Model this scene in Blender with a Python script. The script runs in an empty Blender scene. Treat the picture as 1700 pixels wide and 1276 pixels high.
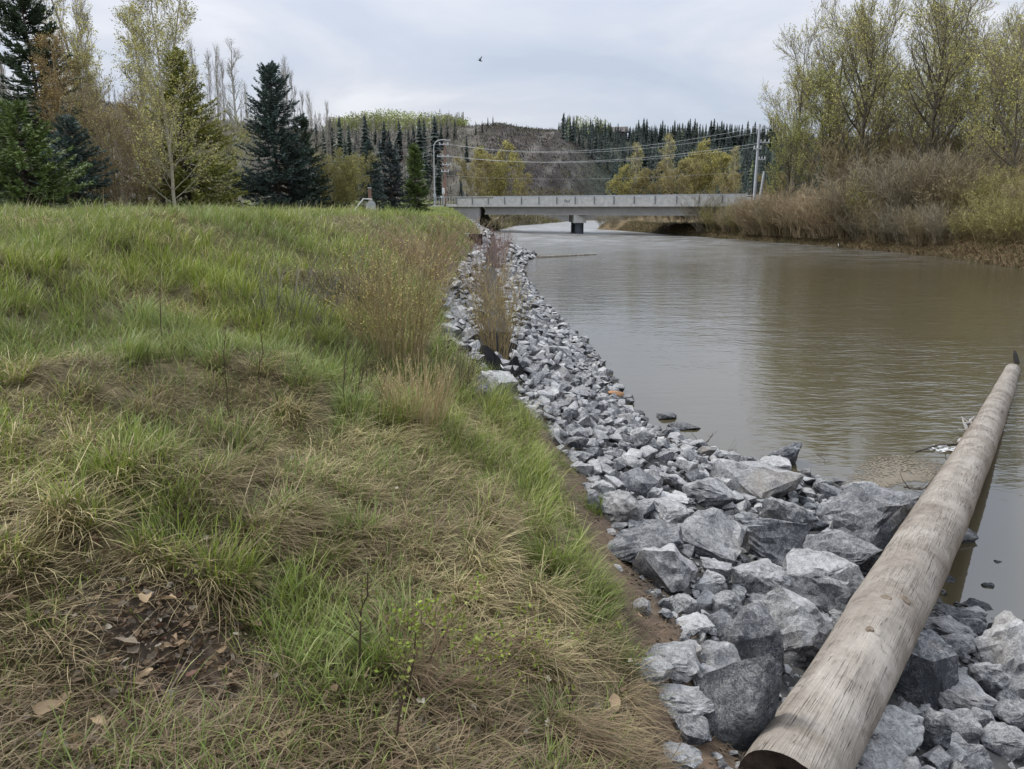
import bpy, bmesh, math, random
import numpy as np
from mathutils import Vector, Matrix, noise as mnoise

S = bpy.context.scene
COL = S.collection
RS = np.random.RandomState
EYE = 3.6
PITCH = math.atan((638 - 345) / 1228)

# ---------------------------------------------------------------- camera
cam_d = bpy.data.cameras.new('camera')
cam_d.sensor_width = 36
cam_d.lens = 36 * 1228 / 1700
cam_d.clip_start = 0.05
cam_d.clip_end = 6000
cam = bpy.data.objects.new('camera', cam_d)
COL.objects.link(cam)
cam.location = (0, 0, EYE)
cam.rotation_euler = (math.pi / 2 - PITCH, 0, 0)
S.camera = cam

# ---------------------------------------------------------------- sky, sun, exposure
SUN_EL, SUN_AZ = 52, -62          # azimuth from +Y towards +X (negative: from the left)
world = bpy.data.worlds.new('World')
S.world = world
world.use_nodes = True
nt = world.node_tree
nt.nodes.clear()


def N(tree, typ, ins=None, **kw):
    n = tree.nodes.new(typ)
    for k, v in kw.items():
        setattr(n, k, v)
    for k, v in (ins or {}).items():
        s = n.inputs[k]
        if hasattr(v, 'is_output'):
            tree.links.new(v, s)
        else:
            s.default_value = v
    return n


def ramp(tree, fac, stops, interp='LINEAR'):
    n = tree.nodes.new('ShaderNodeValToRGB')
    n.color_ramp.interpolation = interp
    el = n.color_ramp.elements
    while len(el) < len(stops):
        el.new(0.5)
    for e, (p, c) in zip(el, stops):
        e.position = p
        e.color = (*c, 1) if len(c) == 3 else c
    tree.links.new(fac, n.inputs[0])
    return n.outputs[0]


def math_n(tree, op, a, b=0.0, c=None, clamp=False):
    n = tree.nodes.new('ShaderNodeMath')
    n.operation = op
    n.use_clamp = clamp
    for i, v in enumerate((a, b, c)):
        if v is None:
            continue
        if hasattr(v, 'is_output'):
            tree.links.new(v, n.inputs[i])
        else:
            n.inputs[i].default_value = v
    return n.outputs[0]


def mix_c(tree, fac, a, b, mode='MIX'):
    n = tree.nodes.new('ShaderNodeMix')
    n.data_type = 'RGBA'
    n.blend_type = mode
    for key, v in (('Factor', fac), ('A', a), ('B', b)):
        s = [i for i in n.inputs if i.name == key and i.type == ('VALUE' if key == 'Factor' else 'RGBA')][0]
        if hasattr(v, 'is_output'):
            tree.links.new(v, s)
        else:
            s.default_value = v if key == 'Factor' else ((*v, 1) if len(v) == 3 else v)
    return [o for o in n.outputs if o.type == 'RGBA'][0]


sky = N(nt, 'ShaderNodeTexSky', sky_type='NISHITA', sun_disc=False, sun_elevation=math.radians(SUN_EL),
        sun_rotation=math.radians(SUN_AZ))
bg1 = N(nt, 'ShaderNodeBackground', {'Color': sky.outputs[0], 'Strength': 0.08})
tc = N(nt, 'ShaderNodeTexCoord')
sep = N(nt, 'ShaderNodeSeparateXYZ', {0: tc.outputs['Generated']})
zz = math_n(nt, 'MAXIMUM', sep.outputs[2], 0.0)
den = math_n(nt, 'ADD', zz, 0.14)
pl = N(nt, 'ShaderNodeCombineXYZ', {0: math_n(nt, 'DIVIDE', sep.outputs[0], den), 1: math_n(nt, 'DIVIDE', sep.outputs[1], den), 2: 3.1})
cn = N(nt, 'ShaderNodeTexNoise', {'Vector': pl.outputs[0], 'Scale': 0.85, 'Detail': 6.0, 'Roughness': 0.5, 'Distortion': 0.5})
cl = ramp(nt, cn.outputs[0], [(0.34, (0.28, 0.315, 0.375)), (0.47, (0.318, 0.345, 0.40)), (0.57, (0.365, 0.38, 0.42)), (0.68, (0.44, 0.445, 0.47))])
gain = math_n(nt, 'ADD', math_n(nt, 'MULTIPLY', math_n(nt, 'MULTIPLY', zz, zz), 2.5), math_n(nt, 'MULTIPLY_ADD', zz, 0.15, 0.95))   # overcast: about three times brighter overhead
below = math_n(nt, 'GREATER_THAN', sep.outputs[2], -0.02)
cl2 = mix_c(nt, below, (0.12, 0.11, 0.09), cl)
bg2 = N(nt, 'ShaderNodeBackground', {'Color': cl2, 'Strength': gain})
mx = N(nt, 'ShaderNodeMixShader', {0: 0.93, 1: bg1.outputs[0], 2: bg2.outputs[0]})
wo = N(nt, 'ShaderNodeOutputWorld', {0: mx.outputs[0]})

sun_d = bpy.data.lights.new('sun', 'SUN')
sun_d.energy = 1.5
sun_d.angle = math.radians(18)
sun_d.color = (1.0, 0.96, 0.9)
sun = bpy.data.objects.new('sun', sun_d)
COL.objects.link(sun)
_e, _a = math.radians(SUN_EL), math.radians(SUN_AZ)
sun.rotation_euler = Vector((math.sin(_a) * math.cos(_e), math.cos(_a) * math.cos(_e), math.sin(_e))).to_track_quat('Z', 'Y').to_euler()
S.view_settings.view_transform = 'Standard'
S.view_settings.look = 'None'
S.view_settings.exposure = 0.95
S.view_settings.gamma = 1.0
S.view_settings.use_curve_mapping = False
S.render.engine = 'CYCLES'
S.cycles.max_bounces = 5
S.cycles.diffuse_bounces = 3
S.cycles.glossy_bounces = 2
S.cycles.transmission_bounces = 3
S.cycles.transparent_max_bounces = 4
S.cycles.caustics_reflective = False
S.cycles.caustics_refractive = False


# ---------------------------------------------------------------- numpy helpers
def vn(x, y, seed=0):
    """value noise 0..1 on arrays"""
    x = np.asarray(x, float)
    y = np.asarray(y, float)
    xi = np.floor(x).astype(np.int64)
    yi = np.floor(y).astype(np.int64)
    fx = x - xi
    fy = y - yi
    fx = fx * fx * (3 - 2 * fx)
    fy = fy * fy * (3 - 2 * fy)

    def h(a, b):
        n = (a * 374761393 + b * 668265263 + seed * 974634123) & 0xffffffff
        n = ((n ^ (n >> 13)) * 1274126177) & 0xffffffff
        return ((n ^ (n >> 16)) & 0xffff) / 65535.0
    return (h(xi, yi) * (1 - fx) + h(xi + 1, yi) * fx) * (1 - fy) + (h(xi, yi + 1) * (1 - fx) + h(xi + 1, yi + 1) * fx) * fy


def fbm(x, y, seed=0, o=4):
    s, a, t = 0, 0.5, 0
    for i in range(o):
        s = s + a * vn(x * 2 ** i, y * 2 ** i, seed + i * 7)
        t += a
        a *= .5
    return s / t


def sst(x, a, b):
    t = np.clip((x - a) / (b - a), 0, 1)
    return t * t * (3 - 2 * t)


def nrm(v):
    return v / np.maximum(np.linalg.norm(v, axis=-1, keepdims=True), 1e-9)


def link(o, parent=None):
    COL.objects.link(o)
    if parent:
        o.parent = parent
    return o


def mk(name, V, F, mat, parent=None, col=None, smooth=False, sharp=None, loc=None):
    """one mesh object from numpy arrays; F: list of (n,3)/(n,4) index arrays"""
    me = bpy.data.meshes.new(name)
    V = np.asarray(V, np.float32).reshape(-1, 3)
    F = [np.asarray(f, np.int32) for f in F if len(f)]
    nl = sum(f.size for f in F)
    npoly = sum(len(f) for f in F)
    me.vertices.add(len(V))
    me.vertices.foreach_set('co', V.ravel())
    me.loops.add(nl)
    me.loops.foreach_set('vertex_index', np.concatenate([f.ravel() for f in F]))
    me.polygons.add(npoly)
    st = []
    off = 0
    for f in F:
        st.append(off + np.arange(len(f)) * f.shape[1])
        off += f.size
    me.polygons.foreach_set('loop_start', np.concatenate(st).astype(np.int32))
    me.update(calc_edges=True)
    if smooth:
        me.polygons.foreach_set('use_smooth', np.ones(npoly, bool))
    else:
        me.polygons.foreach_set('use_smooth', np.zeros(npoly, bool))
    if col is not None:
        at = me.attributes.new('Col', 'FLOAT_COLOR', 'POINT')
        c = np.ones((len(V), 4), np.float32)
        c[:, :3] = col
        at.data.foreach_set('color', c.ravel())
    if sharp:
        me.set_sharp_from_angle(angle=math.radians(sharp))
    me.materials.append(mat)
    o = bpy.data.objects.new(name, me)
    if loc is not None:
        o.location = loc
    return link(o, parent)


class MB:
    """collects numpy pieces into one mesh"""

    def __init__(s):
        s.V, s.F, s.C, s.n = [], [], [], 0

    def add(s, V, F, col=None):
        V = np.asarray(V, float).reshape(-1, 3)
        for f in F:
            if len(f):
                s.F.append(np.asarray(f) + s.n)
        s.V.append(V)
        c = np.ones((len(V), 3)) * (0.5 if col is None else 1)
        if col is not None:
            c = c * np.asarray(col)
        s.C.append(c)
        s.n += len(V)
        return s

    def box(s, c, d, rz=0, col=None, tilt=None):
        x, y, z = np.array(d) / 2
        b = min(x, y, z) * 0.12
        V = np.array([(i, j, k) for i in (-x, x) for j in (-y, y) for k in (-z, z)])
        F = [(0, 1, 3, 2), (4, 6, 7, 5), (0, 4, 5, 1), (2, 3, 7, 6), (0, 2, 6, 4), (1, 5, 7, 3)]
        M = np.array((tilt or Matrix.Identity(3)))
        V = V @ M.T
        ca, sa = math.cos(rz), math.sin(rz)
        V = np.stack([V[:, 0] * ca - V[:, 1] * sa, V[:, 0] * sa + V[:, 1] * ca, V[:, 2]], 1) + np.array(c)
        return s.add(V, [np.array(F)], col)

    def obj(s, name, mat, parent=None, **kw):
        return mk(name, np.concatenate(s.V), s.F, mat, parent, col=np.concatenate(s.C), **kw)


def tubes(P, R, sides=4, cap=False):
    """P (n,k,3), R (n,k) -> V, [F]"""
    P = np.asarray(P, float)
    R = np.asarray(R, float)
    n, k, _ = P.shape
    T = np.empty_like(P)
    T[:, 1:-1] = P[:, 2:] - P[:, :-2]
    T[:, 0] = P[:, 1] - P[:, 0]
    T[:, -1] = P[:, -1] - P[:, -2]
    T = nrm(T)
    ref = np.where(np.abs(nrm(P[:, -1] - P[:, 0])[:, 2:3]) > 0.8, np.array([[1., 0, 0]]), np.array([[0, 0, 1.]]))[:, None, :]
    U = nrm(np.cross(T, np.broadcast_to(ref, T.shape)))
    W_ = np.cross(T, U)
    a = np.arange(sides) / sides * 2 * math.pi
    V = P[:, :, None] + R[:, :, None, None] * (U[:, :, None] * np.cos(a)[:, None] + W_[:, :, None] * np.sin(a)[:, None])
    idx = np.arange(n * k * sides).reshape(n, k, sides)
    A = idx[:, :-1]
    B = idx[:, 1:]
    F = np.stack([A, np.roll(A, -1, 2), np.roll(B, -1, 2), B], -1).reshape(-1, 4)
    Fs = [F]
    if cap:
        Fs += [idx[:, -1].reshape(n, sides), idx[:, 0, ::-1].reshape(n, sides)]
    return V.reshape(-1, 3), Fs


def ribbons(P, R, rs):
    """flat strips along the paths: P (n,k,3), R (n,k)"""
    n, k, _ = P.shape
    T = nrm(P[:, -1] - P[:, 0])
    U = nrm(np.cross(T, rs.normal(size=(n, 3))))[:, None]
    V = np.stack([P - U * R[..., None], P + U * R[..., None]], 2)
    idx = np.arange(n * k * 2).reshape(n, k, 2)
    F = np.stack([idx[:, :-1, 0], idx[:, :-1, 1], idx[:, 1:, 1], idx[:, 1:, 0]], -1).reshape(-1, 4)
    return V.reshape(-1, 3), [F]


def leaves(P, size, rs, asp=0.55, up=0.0):
    n = len(P)
    A = nrm(rs.normal(size=(n, 3)) + np.array([0, 0, up]))
    B = nrm(np.cross(A, rs.normal(size=(n, 3))))
    s = (size * rs.uniform(.6, 1.3, n))[:, None]
    V = np.stack([P, P + A * s * .5 + B * s * asp * .5, P + A * s, P + A * s * .5 - B * s * asp * .5], 1)
    F = np.arange(n * 4).reshape(n, 4)
    return V.reshape(-1, 3), [F]


def kids(P, R, n, t0, t1, ang, ln, k, rs, up=0.25, wig=0.12, rr=0.55, tip=0.35):
    """n child branches on every path; ln(t) -> length array"""
    m, kk, _ = P.shape
    t = t0 + (t1 - t0) * (np.arange(n)[None] + rs.rand(m, n)) / n
    f = t * (kk - 1)
    i = np.clip(f.astype(int), 0, kk - 2)
    w = (f - i)[..., None]
    row = np.arange(m)[:, None]
    p0, p1 = P[row, i], P[row, i + 1]
    base = p0 * (1 - w) + p1 * w
    T = nrm(p1 - p0)
    r = R[row, i] * (1 - w[..., 0]) + R[row, i + 1] * w[..., 0]
    az = rs.rand(m, n, 1) * 6.283 + np.arange(n)[None, :, None] * 2.4
    q = np.where(np.abs(T[..., 2:3]) > .9, np.array([1., 0, 0]), np.array([0, 0, 1.]))
    U = nrm(np.cross(T, q))
    W_ = np.cross(T, U)
    a = ang * rs.uniform(.75, 1.25, (m, n, 1))
    d = np.cos(a) * T + np.sin(a) * (np.cos(az) * U + np.sin(az) * W_)
    L = (ln(t) * rs.uniform(.7, 1.2, (m, n)))[..., None]
    out = [base]
    for j in range(1, k):
        d = nrm(d + np.array([0, 0, up]) / k + rs.normal(size=d.shape) * wig)
        out.append(out[-1] + d * L / (k - 1))
    Q = np.stack(out, 2).reshape(m * n, k, 3)
    rad = (r * rr).reshape(-1, 1) * np.linspace(1, tip, k)[None]
    return Q, rad


# ---------------------------------------------------------------- materials
def mat(name):
    m = bpy.data.materials.new(name)
    m.use_nodes = True
    t = m.node_tree
    t.nodes.clear()
    out = t.nodes.new('ShaderNodeOutputMaterial')
    b = t.nodes.new('ShaderNodeBsdfPrincipled')
    t.links.new(b.outputs[0], out.inputs[0])
    b.inputs['Specular IOR Level'].default_value = 0.25
    return m, t, b


def bump(t, b, h, strength, dist):
    n = N(t, 'ShaderNodeBump', {'Height': h, 'Strength': strength, 'Distance': dist})
    t.links.new(n.outputs[0], b.inputs['Normal'])
    return n


def noise(t, vec, scale, detail=4.0, rough=0.55, dist=0.0):
    return N(t, 'ShaderNodeTexNoise', {'Vector': vec, 'Scale': scale, 'Detail': detail, 'Roughness': rough, 'Distortion': dist}).outputs[0]


def m_col(name, rough=0.7, var=0.25, scale=6.0, transl=0.0, bmp=0.0, spec=0.25):
    """vertex colour with fine noise variation and optional translucency (leaves, blades, bark, ground)"""
    m, t, b = mat(name)
    at = N(t, 'ShaderNodeAttribute', attribute_name='Col')
    geo = N(t, 'ShaderNodeNewGeometry')
    n = noise(t, geo.outputs['Position'], scale, 5.0, 0.65)
    k = N(t, 'ShaderNodeMapRange', {'Value': n, 1: 0.3, 2: 0.7, 3: 1 - var, 4: 1 + var}).outputs[0]
    c = mix_c(t, 1.0, at.outputs['Color'], N(t, 'ShaderNodeCombineColor', {0: k, 1: k, 2: k}).outputs[0], 'MULTIPLY')
    t.links.new(c, b.inputs['Base Color'])
    b.inputs['Roughness'].default_value = rough
    b.inputs['Specular IOR Level'].default_value = spec
    if bmp:
        bump(t, b, n, 0.8, bmp)
    if transl:
        tr = N(t, 'ShaderNodeBsdfTranslucent', {'Color': c})
        ms = N(t, 'ShaderNodeMixShader', {0: transl, 1: b.outputs[0], 2: tr.outputs[0]})
        t.links.new(ms.outputs[0], [x for x in t.nodes if x.type == 'OUTPUT_MATERIAL'][0].inputs[0])
    return m


M_GRASS = m_col('grass_blade', .5, .15, 3, .33, spec=.3)
M_LEAF = m_col('leaf', .6, .2, 2, .25)
M_NEEDLE = m_col('needle', .6, .25, 3, .08)
M_BARK = m_col('bark', .85, .3, 9, 0, .01)
M_GROUND = m_col('ground_cover', .95, .45, 5.0, 0, .05, .1)
M_HILL = m_col('hill_cover', .95, .45, .09, 0, 1.2, .05)
M_PAINT = m_col('weathered_paint', .5, .12, 3, 0, 0)


def make_rock_mat(name, use_attr):
    m, t, b = mat(name)
    tcn = N(t, 'ShaderNodeTexCoord')
    oi = N(t, 'ShaderNodeObjectInfo')
    geo = N(t, 'ShaderNodeNewGeometry')
    if use_attr:
        vec0 = geo.outputs['Position']
        rnd = geo.outputs['Random Per Island']
        tone = N(t, 'ShaderNodeAttribute', attribute_name='Col').outputs['Fac']
    else:
        vec0 = geo.outputs['Position']
        rnd = oi.outputs['Random']
        tone = N(t, 'ShaderNodeAttribute', attribute_name='tone', attribute_type='OBJECT').outputs['Fac']
    off = N(t, 'ShaderNodeVectorMath', {0: vec0, 1: N(t, 'ShaderNodeCombineXYZ', {0: math_n(t, 'MULTIPLY', rnd, 37.0), 1: math_n(t, 'MULTIPLY', rnd, 19.0), 2: rnd}).outputs[0]}, operation='ADD').outputs[0]
    big = noise(t, off, 5.0, 4, .6, .4)
    mid = noise(t, off, 26.0, 6, .75, .6)
    fine = noise(t, off, 110.0, 4, .8)
    vein = N(t, 'ShaderNodeTexNoise', {'Vector': off, 'Scale': 11.0, 'Detail': 5.0, 'Roughness': .7, 'Distortion': 1.6}).outputs[0]
    ridge = math_n(t, 'ABSOLUTE', math_n(t, 'SUBTRACT', vein, 0.5))
    veins = N(t, 'ShaderNodeMapRange', {'Value': ridge, 1: 0.0, 2: 0.022, 3: 1.0, 4: 0.0}).outputs[0]
    # mottling: pale dust and scuffs over dark blue-grey stone
    s = math_n(t, 'ADD', math_n(t, 'MULTIPLY', mid, 1.0), math_n(t, 'MULTIPLY', fine, .75))
    s = math_n(t, 'ADD', s, math_n(t, 'MULTIPLY', big, .45))
    # pale tops: faces that look up get a lighter tone
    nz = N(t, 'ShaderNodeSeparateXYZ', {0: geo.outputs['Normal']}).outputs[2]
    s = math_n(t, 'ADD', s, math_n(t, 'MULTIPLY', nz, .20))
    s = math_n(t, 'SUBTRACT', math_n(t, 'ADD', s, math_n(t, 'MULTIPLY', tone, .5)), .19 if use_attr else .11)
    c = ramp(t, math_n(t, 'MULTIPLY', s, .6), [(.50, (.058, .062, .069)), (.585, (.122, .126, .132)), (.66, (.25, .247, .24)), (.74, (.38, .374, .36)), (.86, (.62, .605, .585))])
    c = mix_c(t, math_n(t, 'MULTIPLY', veins, N(t, 'ShaderNodeMapRange', {'Value': big, 1: .38, 2: .6, 3: .1, 4: .75}).outputs[0]), c, (.5, .5, .5))
    tan = N(t, 'ShaderNodeMapRange', {'Value': noise(t, off, 1.7, 2, .5), 1: .6, 2: .75, 3: 0, 4: .45}).outputs[0]
    c = mix_c(t, tan, c, (.27, .22, .16))
    wet = N(t, 'ShaderNodeMapRange', {'Value': N(t, 'ShaderNodeSeparateXYZ', {0: geo.outputs['Position']}).outputs[2], 1: 0.03, 2: 0.13, 3: .42, 4: 1.0}).outputs[0]
    c = mix_c(t, 1.0, c, N(t, 'ShaderNodeCombineColor', {0: wet, 1: wet, 2: wet}).outputs[0], 'MULTIPLY')
    t.links.new(c, b.inputs['Base Color'])
    b.inputs['Roughness'].default_value = .75
    bump(t, b, math_n(t, 'ADD', math_n(t, 'MULTIPLY', mid, 1.0), math_n(t, 'MULTIPLY', fine, .35)), .95, .035)
    return m


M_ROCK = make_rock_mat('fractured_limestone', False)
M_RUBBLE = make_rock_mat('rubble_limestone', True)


def m_log():
    m, t, b = mat('weathered_log')
    tcn = N(t, 'ShaderNodeTexCoord')
    sp = N(t, 'ShaderNodeSeparateXYZ', {0: tcn.outputs['Object']})          # x along the log, y/z across
    ang = math_n(t, 'ARCTAN2', sp.outputs[1], sp.outputs[2])
    vec = N(t, 'ShaderNodeCombineXYZ', {0: math_n(t, 'MULTIPLY', sp.outputs[0], .26), 1: math_n(t, 'MULTIPLY', ang, 2.6), 2: 0.0}).outputs[0]
    grain = noise(t, vec, 9.0, 4, .6, .3)
    patch = noise(t, tcn.outputs['Object'], 2.2, 5, .6, .5)
    fine = noise(t, tcn.outputs['Object'], 70.0, 3, .7)
    vecc = N(t, 'ShaderNodeCombineXYZ', {0: math_n(t, 'MULTIPLY', sp.outputs[0], .16), 1: math_n(t, 'MULTIPLY', ang, 2.6), 2: 7.0}).outputs[0]
    crk = N(t, 'ShaderNodeTexNoise', {'Vector': vecc, 'Scale': 7.0, 'Detail': 1.5, 'Roughness': .5, 'Distortion': .35}).outputs[0]
    crack = N(t, 'ShaderNodeMapRange', {'Value': math_n(t, 'ABSOLUTE', math_n(t, 'SUBTRACT', crk, .5)), 1: 0, 2: .011, 3: 1, 4: 0}).outputs[0]
    gate = N(t, 'ShaderNodeMapRange', {'Value': noise(t, tcn.outputs['Object'], 3.4, 3), 1: .40, 2: .50, 3: 0, 4: 1}).outputs[0]
    crack = math_n(t, 'MULTIPLY', crack, gate)
    # cross checks and dark stains
    vec2 = N(t, 'ShaderNodeCombineXYZ', {0: math_n(t, 'MULTIPLY', sp.outputs[0], 3.5), 1: math_n(t, 'MULTIPLY', ang, .6), 2: 3.0}).outputs[0]
    st = N(t, 'ShaderNodeMapRange', {'Value': noise(t, vec2, 1.6, 6, .7, 1.2), 1: .54, 2: .68, 3: 0, 4: .75}).outputs[0]
    c = ramp(t, math_n(t, 'ADD', math_n(t, 'MULTIPLY', grain, .22), math_n(t, 'MULTIPLY', math_n(t, 'ADD', math_n(t, 'MULTIPLY', patch, .75), math_n(t, 'MULTIPLY', noise(t, tcn.outputs['Object'], 28.0, 4, .7), .25)), .78)), [(.32, (.115, .092, .070)), (.43, (.195, .166, .133)), (.54, (.275, .243, .203)), (.68, (.375, .34, .293))])
    c = mix_c(t, st, c, (.13, .11, .09))
    c = mix_c(t, math_n(t, 'MULTIPLY', crack, .85), c, (.05, .04, .032))
    # brown rotten skin low on the flanks
    low = N(t, 'ShaderNodeMapRange', {'Value': math_n(t, 'ADD', sp.outputs[2], math_n(t, 'MULTIPLY', patch, .16)), 1: -.12, 2: .07, 3: .8, 4: 0}).outputs[0]
    c = mix_c(t, low, c, (.15, .11, .075))
    t.links.new(c, b.inputs['Base Color'])
    b.inputs['Roughness'].default_value = .8
    h = math_n(t, 'SUBTRACT', math_n(t, 'ADD', math_n(t, 'MULTIPLY', grain, .12), math_n(t, 'MULTIPLY', fine, .15)), crack)
    bump(t, b, h, .9, .012)
    return m


M_LOG = m_log()


def m_water():
    m, t, b = mat('silty_water')
    geo = N(t, 'ShaderNodeNewGeometry')
    pos = geo.outputs['Position']
    mp = N(t, 'ShaderNodeMapping', {'Vector': pos, 'Rotation': (0, 0, math.radians(-14)), 'Scale': (.55, 1.25, 1)}).outputs[0]
    n1 = noise(t, mp, 4.6, 3, .5, .25)
    n2 = noise(t, mp, 1.1, 2, .5, .3)
    n3 = noise(t, mp, 11.0, 2, .5, .2)
    h = math_n(t, 'ADD', math_n(t, 'ADD', math_n(t, 'MULTIPLY', n1, 1.0), math_n(t, 'MULTIPLY', n2, 1.6)), math_n(t, 'MULTIPLY', n3, .22))
    sp = N(t, 'ShaderNodeSeparateXYZ', {0: pos})
    # quiet water in the cove and along the rocks, livelier in the stream
    mid = N(t, 'ShaderNodeMapRange', {'Value': sp.outputs[0], 1: 2.5, 2: 9.0, 3: .25, 4: 1.0}).outputs[0]
    far = N(t, 'ShaderNodeMapRange', {'Value': sp.outputs[1], 1: 16.0, 2: 45.0, 3: 0.0, 4: 1.0}).outputs[0]
    near = N(t, 'ShaderNodeMapRange', {'Value': sp.outputs[1], 1: 8.0, 2: 12.0, 3: 0.12, 4: 1.0}).outputs[0]
    var = N(t, 'ShaderNodeMapRange', {'Value': noise(t, pos, .16, 3, .6, .4), 1: .3, 2: .7, 3: .45, 4: 1.25}).outputs[0]
    st = math_n(t, 'MULTIPLY', math_n(t, 'MULTIPLY', math_n(t, 'MAXIMUM', mid, far), near), var)
    bm_ = N(t, 'ShaderNodeBump', {'Height': h, 'Strength': st, 'Distance': .022})
    t.links.new(bm_.outputs[0], b.inputs['Normal'])
    # riffle towards the bridge: foam flecks, plus sky reflection painted as pale streaks
    rgh = N(t, 'ShaderNodeMapRange', {'Value': sp.outputs[1], 1: 28.0, 2: 100.0, 3: .03, 4: .34}).outputs[0]
    t.links.new(rgh, b.inputs['Roughness'])
    rif = N(t, 'ShaderNodeMapRange', {'Value': sp.outputs[1], 1: 42.0, 2: 108.0, 3: 0.0, 4: 1.0}).outputs[0]
    fl = N(t, 'ShaderNodeMapRange', {'Value': noise(t, N(t, 'ShaderNodeMapping', {'Vector': pos, 'Scale': (.16, .62, 1)}).outputs[0], 1.7, 7, .72, .8), 1: .45, 2: .63, 3: 0, 4: 1}).outputs[0]
    c = mix_c(t, math_n(t, 'MULTIPLY', math_n(t, 'MULTIPLY', rif, fl), .75), mix_c(t, noise(t, pos, .35, 3), (.056, .046, .024), (.070, .060, .035)), (.62, .64, .66))
    t.links.new(c, b.inputs['Base Color'])
    b.inputs['IOR'].default_value = 1.75
    b.inputs['Specular IOR Level'].default_value = .9
    return m


M_WATER = m_water()


def m_plain(name, c1, c2, scale=8, rough=.8, bmp=.0, metal=0, spec=.25, obj=True):
    m, t, b = mat(name)
    tcn = N(t, 'ShaderNodeTexCoord')
    n = noise(t, tcn.outputs['Object'], scale, 6, .65, .3)
    t.links.new(ramp(t, n, [(.32, c1), (.68, c2)]), b.inputs['Base Color'])
    b.inputs['Roughness'].default_value = rough
    b.inputs['Metallic'].default_value = metal
    b.inputs['Specular IOR Level'].default_value = spec
    if bmp:
        bump(t, b, n, .8, bmp)
    return m


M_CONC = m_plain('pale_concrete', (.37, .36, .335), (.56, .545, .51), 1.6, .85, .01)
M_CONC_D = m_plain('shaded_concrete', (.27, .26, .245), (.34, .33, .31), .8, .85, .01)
M_CONC_B = m_plain('dark_pier_steel', (.045, .055, .065), (.08, .09, .1), 1.5, .6, .01)
M_STEEL = m_plain('galvanised_steel', (.36, .37, .38), (.48, .49, .5), 3, .5, 0, .3)
M_STEEL_D = m_plain('dull_steel', (.15, .155, .16), (.22, .225, .23), 3, .6, 0, .2)
M_DARKWOOD = m_plain('dark_wet_wood', (.010, .009, .008), (.026, .022, .018), 14, .8, .02)
M_POLEWOOD = m_plain('pole_wood', (.17, .10, .075), (.27, .17, .13), 6, .85, .01)
M_POLEGREY = m_plain('grey_pole', (.42, .43, .46), (.52, .53, .56), 4, .7, .005)
M_ENDWOOD = m_plain('rotten_end_grain', (.028, .02, .014), (.085, .06, .042), 18, .9, .01)
M_FABRIC = m_plain('black_geotextile', (.004, .004, .0045), (.011, .011, .012), 30, .9, .002, 0, .05)
M_WIRE = m_plain('bare_cable', (.34, .35, .36), (.42, .43, .44), 1, .5, 0)
M_KNOT = m_plain('knot_wood', (.09, .068, .048), (.24, .19, .14), 55, .8, .01)
M_ROAD = m_plain('grey_gravel_road', (.2, .2, .2), (.3, .3, .3), 3, .9, .02)
M_BRICKPATH = m_plain('reddish_dirt', (.24, .135, .075), (.32, .19, .11), 4, .95, .02)
M_BIRD = m_plain('dark_plumage', (.015, .016, .02), (.035, .035, .04), 20, .6)
M_ORANGE = m_plain('rusty_driftwood', (.25, .13, .06), (.38, .22, .12), 15, .8, .01)
M_SCUM = m_plain('brown_scum', (.15, .126, .09), (.19, .16, .118), 22, .7, .0)
M_WHITE = m_plain('old_white_paint', (.6, .6, .58), (.78, .78, .76), 4, .6)
M_GRAF = m_plain('dark_spray_paint', (.03, .03, .04), (.06, .06, .07), 4, .6)
M_RED = m_plain('old_roof', (.09, .075, .07), (.14, .12, .11), 4, .8)


# ---------------------------------------------------------------- tagging
def tag(o, label=None, cat=None, group=None, kind=None):
    if label:
        o['label'] = label
    if cat:
        o['category'] = cat
    if group:
        o['group'] = group
    if kind:
        o['kind'] = kind
    return o


def thing(name, label, cat, loc=(0, 0, 0), rz=0, group=None):
    o = bpy.data.objects.new(name, None)
    o.empty_display_size = .1
    COL.objects.link(o)
    o.location = loc
    o.rotation_euler = (0, 0, rz)
    return tag(o, label, cat, group)


def children_of(o):
    return KIDS.get(o.name, [])


KIDS = {}


def part_of(root, *objs):
    for o in objs:
        o.parent = root
        KIDS.setdefault(root.name, []).append(o)


def dup(root, loc, rz=0, sc=1.0, label=None, group=None, cat=None):
    r = root.copy()
    COL.objects.link(r)
    r.location = loc
    r.rotation_euler = (0, 0, rz)
    r.scale = (sc, sc, sc) if np.isscalar(sc) else sc
    if label:
        r['label'] = label
    if group:
        r['group'] = group
    if cat:
        r['category'] = cat
    for c in children_of(root):
        d = c.copy()
        COL.objects.link(d)
        d.parent = r
        part_of(r, d)
    return r


# ---------------------------------------------------------------- terrain
LY = [-8, 0, 2.8, 3.9, 5.1, 6.9, 8.1, 9.2, 10.6, 13.6, 16.9, 29, 48.6, 80, 116, 150, 175, 222, 240]
XE = [.95, .9, .75, .8, .66, .48, .2, -.38, -.92, -1.34, -1.58, -1.63, -1.94, -4.2, -7.6, -4, 0, 12, 40]
ZE = [1.2, 1.2, 1.2, 1.15, 1.15, 1.2, 1.3, 1.4, 1.6, 1.7, 1.8, 1.9, 1.9, 2.0, 2.2, 1.5, 1.5, 1.5, 1.5]
WY = [-8, 0, 5.9, 6.3, 7.5, 9.35, 9.6, 10.3, 10.7, 11.6, 13.1, 18.2, 22.5, 29.3, 43.6, 53, 57.5, 62, 80, 116, 155, 175, 222, 240]
XW = [6.5, 5.5, 4.3, 4.1, 4.35, 4.5, 3.65, 3.25, 2.85, 2.25, 2.1, 2.04, 1.67, 1.07, .4, .9, 1.85, .6, -1.2, -3.6, 0, 6, 19.4, 60]
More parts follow.
